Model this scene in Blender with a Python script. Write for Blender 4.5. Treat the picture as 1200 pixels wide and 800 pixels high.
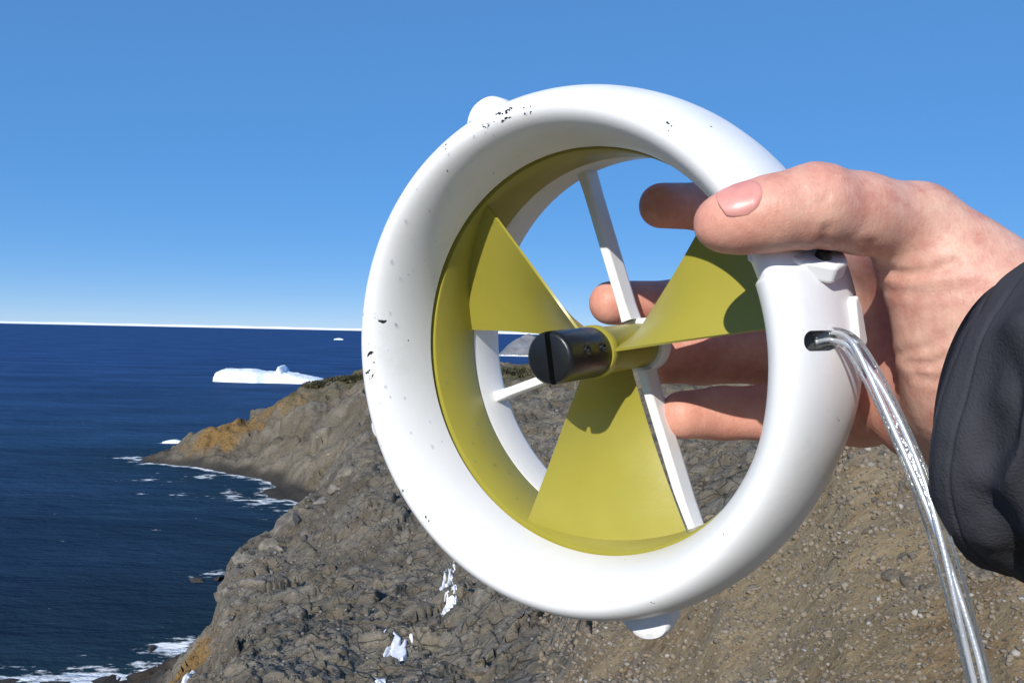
import bpy, bmesh, math, random
import numpy as np
from mathutils import Vector, Matrix

random.seed(7)
RNG = np.random.default_rng(11)
scene = bpy.context.scene
for o in list(bpy.data.objects):
    bpy.data.objects.remove(o)

# ------------------------------------------------------------------ camera
F = 1040.0                      # focal length in photo pixels (photo 1200 x 800)
EYE = 40.0                      # eye height above the sea
PITCH, ROLL = math.radians(0.60), math.radians(1.22)
fwd = Vector((0, math.cos(PITCH), -math.sin(PITCH)))
rgt0 = Vector((1, 0, 0))
up0 = rgt0.cross(fwd)
rgt = rgt0 * math.cos(ROLL) + up0 * math.sin(ROLL)
upv = rgt.cross(fwd)
CAM = Vector((0, 0, EYE))
CAMM = Matrix(((rgt.x, fwd.x, upv.x, 0), (rgt.y, fwd.y, upv.y, 0), (rgt.z, fwd.z, upv.z, EYE), (0, 0, 0, 1)))  # (right, forward, up) -> world
cd = bpy.data.cameras.new('camera')
cd.sensor_width = 36.0
cd.lens = 36.0 * F / 1200.0
cd.clip_start = 0.01
cd.clip_end = 200000
co = bpy.data.objects.new('camera', cd)
scene.collection.objects.link(co)
co.matrix_world = Matrix(((rgt.x, upv.x, -fwd.x, 0), (rgt.y, upv.y, -fwd.y, 0), (rgt.z, upv.z, -fwd.z, EYE), (0, 0, 0, 1)))
scene.camera = co

# ------------------------------------------------------------------ sky, sun, exposure
SUN_AZ, SUN_EL = math.radians(204.0), math.radians(28.5)     # compass style, clockwise from +Y
w = bpy.data.worlds.new('World')
scene.world = w
w.use_nodes = True
nt = w.node_tree
sky = nt.nodes.new('ShaderNodeTexSky')
sky.sky_type = 'NISHITA'
sky.sun_disc = False
sky.sun_elevation = SUN_EL
sky.sun_rotation = SUN_AZ
sky.air_density = 1.0
sky.dust_density = 0.0
sky.ozone_density = 10.0
sky.altitude = 6000
nt.nodes['Background'].inputs['Strength'].default_value = 0.15
gam = nt.nodes.new('ShaderNodeGamma')            # the camera's own tone response to the sky
gam.inputs['Gamma'].default_value = 0.3
hsv = nt.nodes.new('ShaderNodeHueSaturation')
hsv.inputs['Saturation'].default_value = 1.80
hsv.inputs['Hue'].default_value = 0.513
hsv.inputs['Value'].default_value = 2.95
nt.links.new(sky.outputs[0], gam.inputs['Color'])
nt.links.new(gam.outputs[0], hsv.inputs['Color'])
nt.links.new(hsv.outputs[0], nt.nodes['Background'].inputs['Color'])
sd = bpy.data.lights.new('sun', 'SUN')
sd.energy = 4.7
sd.angle = math.radians(0.53)
sd.color = (1.0, 0.95, 0.88)
so = bpy.data.objects.new('sun', sd)
scene.collection.objects.link(so)
sun_to = Vector((math.sin(SUN_AZ) * math.cos(SUN_EL), math.cos(SUN_AZ) * math.cos(SUN_EL), math.sin(SUN_EL)))
so.rotation_euler = sun_to.to_track_quat('Z', 'Y').to_euler()
so.location = (-20, -40, 80)
vs = scene.view_settings
vs.view_transform = 'Standard'
vs.look = 'None'
vs.gamma = 1
vs.exposure = 0.06
scene.render.engine = 'CYCLES'

# ------------------------------------------------------------------ helpers
COL = scene.collection
def tag(o, label=None, cat=None, group=None, kind=None):
    for k, v in (('label', label), ('category', cat), ('group', group), ('kind', kind)):
        if v:
            o[k] = v
    return o
def mesh_np(name, V, Fc, mat=None, smooth=True):
    me = bpy.data.meshes.new(name)
    V = np.asarray(V, np.float32)
    if isinstance(Fc, np.ndarray) and Fc.ndim == 2:
        n, k = Fc.shape
        me.vertices.add(len(V)); me.vertices.foreach_set('co', V.ravel())
        me.loops.add(n * k); me.loops.foreach_set('vertex_index', Fc.astype(np.int32).ravel())
        me.polygons.add(n); me.polygons.foreach_set('loop_start', np.arange(0, n * k, k, dtype=np.int32))
        me.update(calc_edges=True); me.validate()
    else:
        me.from_pydata([tuple(map(float, v)) for v in V], [], [tuple(map(int, f)) for f in Fc]); me.update()
    if smooth:
        me.polygons.foreach_set('use_smooth', np.ones(len(me.polygons), bool))
    if mat:
        me.materials.append(mat)
    return me
def link(name, me, parent=None):
    o = bpy.data.objects.new(name, me)
    COL.objects.link(o)
    if parent:
        o.parent = parent
    return o
def attr(me, name, vals):
    a = me.attributes.new(name, 'FLOAT', 'POINT')
    a.data.foreach_set('value', np.asarray(vals, np.float32))
def P(px, py, Y):
    """photo pixel + forward distance -> point in the (right, forward, up) frame of the eye"""
    return np.array([(px - 600) / F * Y, Y, (400 - py) / F * Y])
def to_world(p):
    return np.asarray(p) @ np.array(CAMM.to_3x3()).T + np.array(CAM)

def _hash(ix, iy, iz, s):
    h = (ix.astype(np.int64) * 374761393 + iy.astype(np.int64) * 668265263 + iz.astype(np.int64) * 2147483647 + s * 974634777) & 0xFFFFFFFF
    h = ((h ^ (h >> 13)) * 1274126177) & 0xFFFFFFFF
    h = ((h ^ (h >> 15)) * 2246822519) & 0xFFFFFFFF
    return ((h ^ (h >> 16)) & 0xFFFFFF) / float(0xFFFFFF) * 2 - 1
def noise2(x, y, s=0):
    ix, iy = np.floor(x), np.floor(y)
    fx, fy = x - ix, y - iy
    fx = fx * fx * fx * (fx * (fx * 6 - 15) + 10); fy = fy * fy * fy * (fy * (fy * 6 - 15) + 10)
    z = np.zeros_like(ix)
    a, b = _hash(ix, iy, z, s), _hash(ix + 1, iy, z, s)
    c, d = _hash(ix, iy + 1, z, s), _hash(ix + 1, iy + 1, z, s)
    return (a * (1 - fx) + b * fx) * (1 - fy) + (c * (1 - fx) + d * fx) * fy
def noise3(p, s=0):
    i = np.floor(p); f = p - i; f = f * f * (3 - 2 * f); r = 0
    for dx in (0, 1):
        for dy in (0, 1):
            for dz in (0, 1):
                wgt = (f[..., 0] if dx else 1 - f[..., 0]) * (f[..., 1] if dy else 1 - f[..., 1]) * (f[..., 2] if dz else 1 - f[..., 2])
                r = r + wgt * _hash(i[..., 0] + dx, i[..., 1] + dy, i[..., 2] + dz, s)
    return r
def sstep(a, b, x):
    t = np.clip((x - a) / (b - a), 0, 1)
    return t * t * (3 - 2 * t)

# node material builder
class Mat:
    def __init__(s, name):
        s.m = bpy.data.materials.new(name); s.m.use_nodes = True
        s.t = s.m.node_tree; s.b = s.t.nodes['Principled BSDF']
    def n(s, typ, **kw):
        nd = s.t.nodes.new(typ)
        for k, v in kw.items():
            if k.startswith('i_'):
                key = k[2:]
                nd.inputs[int(key) if key.isdigit() else key.replace('_', ' ')].default_value = v
            else:
                setattr(nd, k, v)
        return nd
    def l(s, a, b):
        s.t.links.new(a, b)
    def coord(s, which='Object'):
        return s.n('ShaderNodeTexCoord').outputs[which]
    def noise(s, vec, scale, detail=4, rough=0.55):
        nd = s.n('ShaderNodeTexNoise', i_Scale=scale, i_Detail=detail, i_Roughness=rough); s.l(vec, nd.inputs['Vector']); return nd.outputs['Fac']
    def voro(s, vec, scale, feature='F1', out='Distance'):
        nd = s.n('ShaderNodeTexVoronoi', feature=feature, i_Scale=scale); s.l(vec, nd.inputs['Vector']); return nd.outputs[out]
    def ramp(s, fac, stops):
        nd = s.n('ShaderNodeValToRGB'); e = nd.color_ramp.elements
        while len(e) < len(stops): e.new(0.5)
        for k, (p, c) in enumerate(stops):
            e[k].position = p; e[k].color = (c[0], c[1], c[2], 1) if hasattr(c, '__len__') else (c, c, c, 1)
        s.l(fac, nd.inputs[0]); return nd.outputs[0]
    def mix(s, fac, a, b, blend='MIX'):
        nd = s.n('ShaderNodeMix', data_type='RGBA', blend_type=blend)
        for k, v in ((0, fac), (6, a), (7, b)):
            if isinstance(v, (int, float)): nd.inputs[k].default_value = v
            elif isinstance(v, tuple): nd.inputs[k].default_value = (*v, 1)
            else: s.l(v, nd.inputs[k])
        return nd.outputs[2]
    def math(s, op, a, b=0.0, clamp=False):
        nd = s.n('ShaderNodeMath', operation=op, use_clamp=clamp)
        for k, v in ((0, a), (1, b)):
            if isinstance(v, (int, float)): nd.inputs[k].default_value = v
            else: s.l(v, nd.inputs[k])
        return nd.outputs[0]
    def at(s, name):
        return s.n('ShaderNodeAttribute', attribute_name=name).outputs['Fac']
    def bump(s, h, strength=0.5, dist=0.01, prev=None):
        nd = s.n('ShaderNodeBump', i_Strength=strength, i_Distance=dist); s.l(h, nd.inputs['Height'])
        if prev: s.l(prev, nd.inputs['Normal'])
        return nd.outputs['Normal']
    def set(s, **kw):
        for k, v in kw.items():
            i = s.b.inputs[k.replace('_', ' ')]
            if isinstance(v, tuple): i.default_value = (*v, 1) if len(v) == 3 and i.type == 'RGBA' else v
            elif isinstance(v, (int, float)): i.default_value = v
            else: s.l(v, i)
        return s

# ================================================================== TERRAIN
# columns of (distance, height relative to the eye) laid out along bearings (px = bearing)
TC = {
 -600: [(.4,-1.6),(3,-2.2),(8,-5),(20,-11),(40,-22),(55,-33),(75,-41),(200,-46),(250,-46),(258,-46),(262,-46),(268,-46),(275,-46),(600,-50)],
   90: [(.4,-1.6),(3,-2.1),(8,-4.6),(30,-15),(60,-29),(80,-36),(98,-40),(110,-44),(250,-46),(256,-46),(260,-46),(266,-46),(272,-46),(600,-50)],
  160: [(.4,-1.6),(3,-2.1),(8,-4.5),(30,-14.6),(60,-28.2),(84,-36.3),(101,-39.9),(111,-44),(255,-43),(259,-42),(261,-41.5),(266,-43),(272,-45),(600,-50)],
  180: [(.4,-1.6),(3,-2.1),(8,-4.4),(30,-14.5),(60,-28),(85,-36.3),(102.5,-39.9),(112,-44),(256,-40.6),(260,-39.3),(263,-38.6),(267,-40.5),(274,-44),(600,-50)],
  215: [(.4,-1.6),(3,-2.1),(9.5,-4.8),(38,-16.4),(58,-22.9),(74,-32.6),(106,-39.7),(116,-44),(251,-40.4),(258,-37.5),(264,-34),(277,-38.2),(288,-45),(600,-50)],
  240: [(.4,-1.6),(3,-2.1),(11,-5.2),(40,-16.6),(59,-21.6),(73,-31.8),(108,-39.8),(118,-44),(246,-40.2),(255,-35.5),(265,-29.6),(285,-36),(300,-45),(600,-50)],
  255: [(.4,-1.6),(3,-2.1),(12,-5.4),(42,-17),(60,-20.6),(72,-31),(108,-39.9),(118,-44),(243,-40.1),(254,-34.5),(266,-28.8),(288,-35),(305,-45),(600,-50)],
  270: [(.4,-1.6),(3,-2.1),(15,-6.2),(42,-15.9),(70,-18.7),(80,-29),(108,-39.9),(118,-44),(240,-40.1),(253,-34),(268,-27.5),(290,-34),(310,-45),(600,-50)],
  300: [(.4,-1.6),(3,-2.1),(16,-6.4),(45,-15.1),(78,-19.3),(88,-30),(112,-40),(122,-44),(236,-40.1),(252,-32),(272,-24.2),(297,-32),(322,-45),(600,-50)],
  345: [(.4,-1.6),(3,-2.1),(17,-6.8),(50,-15.6),(95,-19.8),(105,-30),(125,-40.2),(135,-44),(220,-40.1),(242,-31),(276,-19.7),(302,-26),(340,-45),(600,-50)],
  385: [(.4,-1.6),(3,-2.1),(18,-7.1),(50,-15),(112,-19.9),(122,-28),(140,-38.5),(160,-41),(205,-39.5),(236,-28.5),(282,-17.2),(312,-24),(365,-45),(600,-50)],
  430: [(.4,-1.6),(3,-2.0),(19,-7.6),(50,-13.9),(148,-15.7),(160,-19),(175,-23),(190,-25),(210,-25),(240,-21.5),(290,-15.3),(325,-22),(380,-45),(600,-50)],
  520: [(.4,-1.6),(3,-1.95),(20,-7.95),(45,-11.9),(110,-13.9),(130,-14.3),(150,-14.8),(170,-15),(200,-15),(240,-14.6),(300,-13.7),(335,-20),(390,-45),(600,-50)],
  600: [(.4,-1.6),(3,-1.9),(17,-6.7),(40,-9.4),(95,-11.4),(115,-12),(140,-12.5),(160,-12.8),(200,-13),(240,-13),(310,-12.8),(350,-20),(400,-45),(600,-50)],
  700: [(.4,-1.6),(2.6,-1.75),(9,-3.56),(10.8,-3.66),(14,-5.0),(25,-6.6),(60,-8.8),(120,-10.8),(190,-11.7),(240,-12),(310,-11.6),(350,-18),(410,-45),(600,-50)],
  850: [(.4,-1.6),(2.3,-1.65),(6.3,-2.46),(7.8,-2.25),(9.3,-2.1),(14,-3.4),(30,-5.0),(60,-6.5),(140,-9),(220,-10),(310,-10.5),(350,-17),(410,-45),(600,-50)],
  650: [(.4,-1.6),(2.8,-1.85),(13.5,-5.4),(20,-6.5),(40,-8.6),(80,-10.2),(120,-11.3),(150,-12),(195,-12.3),(240,-12.5),(310,-12.2),(350,-19),(405,-45),(600,-50)],
  915: [(.4,-1.6),(2.25,-1.62),(5.8,-2.26),(7.2,-2.02),(8.8,-1.82),(13,-2.6),(28,-4.2),(60,-5.8),(140,-8.6),(220,-9.7),(310,-10.2),(350,-16.5),(410,-45),(600,-50)],
  1000: [(.4,-1.6),(2.2,-1.6),(4.9,-1.93),(6.4,-1.58),(8,-1.15),(12,-.75),(20,-1.1),(60,-4.0),(160,-8.0),(220,-9.2),(310,-9.8),(350,-16),(410,-45),(600,-50)],
  1200: [(.4,-1.6),(2.1,-1.58),(4.1,-1.58),(5.2,-1.2),(6.5,-.75),(10,-.2),(18,-.6),(50,-2.8),(160,-7.2),(220,-8.5),(310,-9),(350,-15),(410,-45),(600,-50)],
  1700: [(.4,-1.6),(2.1,-1.5),(4.1,-1.35),(5.2,-.95),(6.5,-.5),(10,.1),(18,0),(50,-2),(160,-6.5),(220,-8),(310,-8.5),(350,-14),(410,-45),(600,-50)],
}
cpx = np.array(sorted(TC)); ctab = np.array([TC[k] for k in cpx], float)          # (ncol, 14, 2)
rows = np.concatenate([np.geomspace(.4, 4, 40)[:-1], np.geomspace(4, 30, 290)[:-1], np.geomspace(30, 180, 270)[:-1], np.linspace(180, 312, 150)[:-1], np.linspace(312, 600, 26)])
phi_in = np.linspace(-33, 33, 540)
phi_l = np.linspace(-180, -33, 60)[:-1]; phi_r = np.linspace(33, 180, 60)[1:]
phis = np.radians(np.concatenate([phi_l, phi_in, phi_r]))
NP, NR = len(phis), len(rows)
pxs = 600 + F * np.tan(np.clip(phis, math.radians(-48), math.radians(46)))
cosc = np.cos(np.clip(phis, math.radians(-48), math.radians(46)))
Z = np.zeros((NP, NR)); SPLIT = np.zeros(NP)
for i in range(NP):
    cy = np.array([np.interp(pxs[i], cpx, ctab[:, k, 0]) for k in range(14)])
    cz = np.array([np.interp(pxs[i], cpx, ctab[:, k, 1]) for k in range(14)])
    Z[i] = np.interp(rows, cy, cz); SPLIT[i] = cy[7]
back = sstep(math.radians(60), math.radians(150), np.abs(phis))[:, None]
Z = Z * (1 - back) + (-1.6 + np.minimum(rows, 80) * 0.05 * np.sign(phis)[:, None]) * back
for _ in range(2):                                     # soften creases
    Z[:, 1:-1] = .25 * Z[:, :-2] + .5 * Z[:, 1:-1] + .25 * Z[:, 2:]
    Z[1:-1] = .25 * Z[:-2] + .5 * Z[1:-1] + .25 * Z[2:]
Rr = rows[None, :] / cosc[:, None]
TX = np.sin(phis)[:, None] * Rr; TY = np.cos(phis)[:, None] * Rr
brown = sstep(-.12, .16, (np.interp(pxs, [-600, 560, 670, 700, 850, 1000, 1200, 1700], [-1, -.75, -.12, .3, .5, .6, .8, .8])[:, None]
        - .8 * sstep(11, 15, rows)[None, :] * sstep(400, 700, pxs)[:, None]) + .25 * noise2(TX * .35, TY * .35, 5) + .12 * noise2(TX * 1.7, TY * 1.7, 6))
det = np.zeros_like(Z)
step_r = np.gradient(rows)[None, :] / cosc[:, None]
for k, (lam, amp) in enumerate([(38, .055), (19, .065), (9.5, .085), (4.8, .09), (2.4, .09), (1.2, .085), (.6, .075), (.3, .06), (.15, .05), (.08, .04)]):
    nz = noise2(TX / lam + 13.7 * k, TY / lam * 1.0 - 7.1 * k, k)
    rid = 1 - 2 * np.abs(noise2(TX / lam * .9 + 3.3 * k, TY / lam * .9 + 5.1 * k, 40 + k))
    wgt = sstep(.006, .014, lam / Rr) * (1 - sstep(.12, .35, lam / Rr)) * sstep(2.5, 5.5, lam / step_r) * 1.3
    det += lam * amp * wgt * (nz * (.5 + .3 * brown) + rid * (.55 - .4 * brown))
det *= sstep(1.5, 6, Rr) * (1 - .3 * brown)
Z += det * (1 - .55 * sstep(-38.5, -40.5, Z))
# jointed rock: tilted blocks with dark open joints between them
def cells(x, y, seed):
    ix, iy = np.floor(x), np.floor(y); best = np.full(x.shape, 9.); sec = np.full(x.shape, 9.); bx = np.zeros_like(x); by = np.zeros_like(x); bi = np.zeros_like(x); bj = np.zeros_like(x); z0 = np.zeros_like(ix)
    for dx in (-1, 0, 1):
        for dy in (-1, 0, 1):
            cx = ix + dx + .5 + .42 * _hash(ix + dx, iy + dy, z0, seed); cy = iy + dy + .5 + .42 * _hash(ix + dx, iy + dy, z0, seed + 1)
            d = np.maximum(np.abs(x - cx) * .9 + np.abs(y - cy) * .35, np.abs(y - cy) * .9 + np.abs(x - cx) * .2)
            m = d < best; sec = np.where(m, best, np.minimum(sec, d)); best = np.where(m, d, best)
            bx = np.where(m, x - cx, bx); by = np.where(m, y - cy, by); bi = np.where(m, ix + dx, bi); bj = np.where(m, iy + dy, bj)
    h = [_hash(bi, bj, z0, seed + 5 + k) for k in range(3)]
    return bx, by, h, sec - best
Zb = Z.copy(); joint = np.zeros_like(Z); blocktone = np.zeros_like(Z)
ca_, sa_ = math.cos(.6), math.sin(.6)
for k, lam in enumerate((14., 6.5, 3.0, 1.4, .65)):
    wx = TX + lam * .25 * noise2(TX / lam, TY / lam, 90 + k); wy = TY + lam * .25 * noise2(TX / lam + 9, TY / lam, 95 + k)
    bx, by, h, gap = cells((wx * ca_ - wy * sa_) / lam, (wx * sa_ + wy * ca_) / (lam * .62), 200 + 20 * k)
    wgt = sstep(.012, .028, lam / Rr) * (1 - sstep(.07, .16, lam / Rr)) * (1 - brown)
    crack_ = np.exp(-(gap / .07) ** 2)
    Z += np.where(rows > 150, sstep(-40.2, -33, Zb), sstep(-41, -38, Zb)) * wgt * lam * (np.where(rows > 150, .10, .055) * h[0] + np.where(rows > 150, .20, .125) * (h[1] * bx + h[2] * by) - .035 * crack_)
    joint = np.maximum(joint, wgt * crack_); blocktone += wgt * h[0]
# fractured rock steps on the grey part: terraces tilted to the left
strat = (TX * .35 + TY * .22 + Z * 1.0)
sfreq = np.where(rows[None, :] > 180, 3.2, np.where(rows[None, :] > 60, 1.6, .7))
saw = (strat / sfreq + .35 * noise2(TX / 7, TY / 7, 77)) % 1.0
Z += (1 - brown) * sfreq * .20 * (saw - .5) * sstep(10, 25, Rr) * sstep(-41, -37, Z)
def terr_z(x, y):
    ph = np.arctan2(x, y); r = np.hypot(x, y)
    fi = np.interp(ph, phis, np.arange(NP))
    i = np.clip(fi.astype(int), 0, NP - 2); a = fi - i
    Y = r * np.interp(ph, phis, cosc)
    fj = np.interp(Y, rows, np.arange(NR)); j = np.clip(fj.astype(int), 0, NR - 2); b = fj - j
    return EYE + (Z[i, j] * (1 - a) * (1 - b) + Z[i + 1, j] * a * (1 - b) + Z[i, j + 1] * (1 - a) * b + Z[i + 1, j + 1] * a * b)
def field_at(fld, x, y):
    ph = np.arctan2(x, y); r = np.hypot(x, y)
    i = np.clip(np.interp(ph, phis, np.arange(NP)).round().astype(int), 0, NP - 1)
    j = np.clip(np.interp(r * np.interp(ph, phis, cosc), rows, np.arange(NR)).round().astype(int), 0, NR - 1)
    return fld[i, j]
def ground_point(px, py):
    """first terrain hit along the ray of a photo pixel (world x, y, z)"""
    d = to_world(P(px, py, 1.0)) - np.array(CAM)
    t = np.concatenate([np.geomspace(2, 350, 4000)])
    q = np.array(CAM) + t[:, None] * d
    below = q[:, 2] < terr_z(q[:, 0], q[:, 1])
    k = int(np.argmax(below)) if below.any() else len(t) - 1
    return q[k]

lich = np.zeros_like(Z); grass = np.zeros_like(Z)
def blob(px, py, rad, f=None):
    g = ground_point(px, py)
    d = np.sqrt((TX - g[0]) ** 2 + (TY - g[1]) ** 2 * .35 + (Z + EYE - g[2]) ** 2)
    return 1 - sstep(rad * .35, rad, d + rad * .45 * noise2(TX / rad * 2.1, TY / rad * 2.1, 21))
for a in ((262, 505, 9), (285, 500, 9), (240, 515, 7), (228, 772, 2.2), (172, 790, 2.0)):
    lich = np.maximum(lich, blob(*a))
for a in ((310, 478, 6), (335, 468, 7), (352, 470, 5)):
    lich = np.maximum(lich, .55 * blob(*a))
for a in ((372, 450, 10), (398, 444, 12), (425, 442, 14), (560, 440, 20), (605, 436, 20)):
    grass = np.maximum(grass, .9 * blob(*a))
idx = np.arange(NP * NR).reshape(NP, NR)
quads = np.stack([idx[:-1, :-1], idx[1:, :-1], idx[1:, 1:], idx[:-1, 1:]], -1)
rowY = .5 * (rows[:-1] + rows[1:])[None, :]
is_far = rowY > (.5 * (SPLIT[:-1] + SPLIT[1:]))[:, None]
TV = np.stack([TX, TY, Z + EYE], -1).reshape(-1, 3)

def terrain_mat():
    M = Mat('rocky_ground'); pos = M.n('ShaderNodeNewGeometry').outputs['Position']
    br, li, gr, wet = M.at('brown'), M.at('lichen'), M.at('grass'), M.at('wet')
    sc = M.n('ShaderNodeVectorMath', operation='MULTIPLY'); sc.inputs[1].default_value = (1, 1, 1.6); M.l(pos, sc.inputs[0]); p = sc.outputs[0]
    n1 = M.noise(p, .16, 5, .62); n2 = M.noise(p, 1.3, 5, .65); n3 = M.noise(p, 9, 4, .65); n4 = M.noise(p, 60, 2, .6)
    blend = M.math('ADD', M.math('MULTIPLY', n1, .35), M.math('ADD', M.math('MULTIPLY', n2, .35), M.math('MULTIPLY', n3, .3)))
    grey = M.ramp(blend, [(.32, (.05, .042, .031)), (.43, (.105, .088, .062)), (.53, (.17, .145, .104)), (.66, (.275, .242, .182))])
    bro = M.ramp(blend, [(.32, (.09, .06, .028)), (.43, (.185, .132, .068)), (.54, (.265, .198, .108)), (.68, (.36, .285, .175))])
    grey = M.mix(M.at('block'), M.mix(.3, grey, (.045, .04, .034)), M.mix(.28, grey, (.27, .248, .21)))
    col = M.mix(br, grey, bro)
    col = M.mix(M.math('MULTIPLY', M.at('joint'), .38), col, (.03, .027, .023))
    rust = M.ramp(M.noise(p, 1.1, 4, .6), [(.52, 0), (.60, 1)]); slate = M.ramp(M.noise(p, .7, 4, .6), [(.55, 0), (.64, 1)])
    col = M.mix(M.math('MULTIPLY', M.math('MULTIPLY', rust, br), .6), col, M.ramp(n3, [(.35, (.11, .055, .02)), (.65, (.31, .20, .095))]))
    col = M.mix(M.math('MULTIPLY', M.math('MULTIPLY', slate, br), .55), col, M.ramp(n3, [(.35, (.09, .085, .075)), (.65, (.24, .23, .205))]))
    tint = M.ramp(M.noise(p, .45, 3), [(.42, 0), (.62, 1)])
    col = M.mix(M.math('MULTIPLY', tint, .45), col, M.mix(.5, col, (.2, .15, .075)))
    oc = M.ramp(n2, [(.3, (.11, .06, .015)), (.6, (.30, .17, .04))])
    col = M.mix(M.math('MULTIPLY', li, .75), col, oc)
    gc = M.ramp(n2, [(.35, (.03, .032, .012)), (.6, (.10, .09, .04))])
    col = M.mix(M.math('MULTIPLY', gr, .85), col, gc)
    # loose pale and dark chips, and cracks
    v = M.n('ShaderNodeTexVoronoi', i_Scale=26.0); M.l(p, v.inputs['Vector'])
    sep = M.n('ShaderNodeSeparateColor'); M.l(v.outputs['Color'], sep.inputs[0])
    inside = M.math('LESS_THAN', v.outputs['Distance'], .32)
    pale = M.math('MULTIPLY', inside, M.math('GREATER_THAN', sep.outputs[0], .95))
    dark = M.math('MULTIPLY', inside, M.math('LESS_THAN', sep.outputs[0], .14))
    col = M.mix(M.math('MULTIPLY', pale, .5), col, (.46, .43, .37)); col = M.mix(M.math('MULTIPLY', dark, .6), col, (.035, .03, .025))
    warp = M.n('ShaderNodeVectorMath', operation='ADD'); M.l(p, warp.inputs[0])
    wn = M.n('ShaderNodeTexNoise', i_Scale=.8, i_Detail=2.0); M.l(p, wn.inputs['Vector']); M.l(wn.outputs['Color'], warp.inputs[1])
    ck = M.voro(warp.outputs[0], .9, 'DISTANCE_TO_EDGE')
    crack = M.ramp(ck, [(.0, 0), (.035, 1)])
    ckm = M.mix(br, crack, (1, 1, 1))
    col = M.mix(.55, col, M.mix(1.0, col, ckm, 'MULTIPLY'))
    col = M.mix(M.math('MULTIPLY', wet, .8), col, (.022, .02, .018))
    M.set(Base_Color=col, Roughness=.9)
    M.b.inputs['Specular IOR Level'].default_value = .25
    b = M.bump(n2, .9, .4); bs_ = M.math('SUBTRACT', .6, M.math('MULTIPLY', br, .32)); M.l(bs_, M.t.nodes[-1].inputs['Strength']) if M.t.nodes[-1].type == 'BUMP' else [M.l(bs_, nd.inputs['Strength']) for nd in M.t.nodes if nd.type == 'BUMP']; b = M.bump(ckm, .5, .10, b); b = M.bump(n3, .45, .05, b); b = M.bump(n4, .6, .012, b)
    M.l(b, M.b.inputs['Normal'])
    return M.m
GROUND = terrain_mat()
def submesh(name, mask):
    q = quads[mask]
    used = np.unique(q); remap = np.full(NP * NR, -1); remap[used] = np.arange(len(used))
    me = mesh_np(name, TV[used], remap[q], GROUND)
    for nm, fld in (('brown', brown), ('lichen', lich), ('grass', grass), ('joint', joint), ('block', .5 + .5 * np.clip(blocktone, -1, 1))):
        attr(me, nm, fld.reshape(-1)[used])
    z = TV[used][:, 2]
    attr(me, 'wet', 1 - sstep(.8, 3.2, z + .8 * noise2(TV[used][:, 0] / 4, TV[used][:, 1] / 4, 9)))
    return link(name, me)
tag(submesh('hillside', ~is_far), 'rocky brown and grey hillside falling to the sea', None, None, 'structure')
tag(submesh('headland', is_far), 'grey headland with ochre patches running out into the sea', None, None, 'structure')

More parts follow.
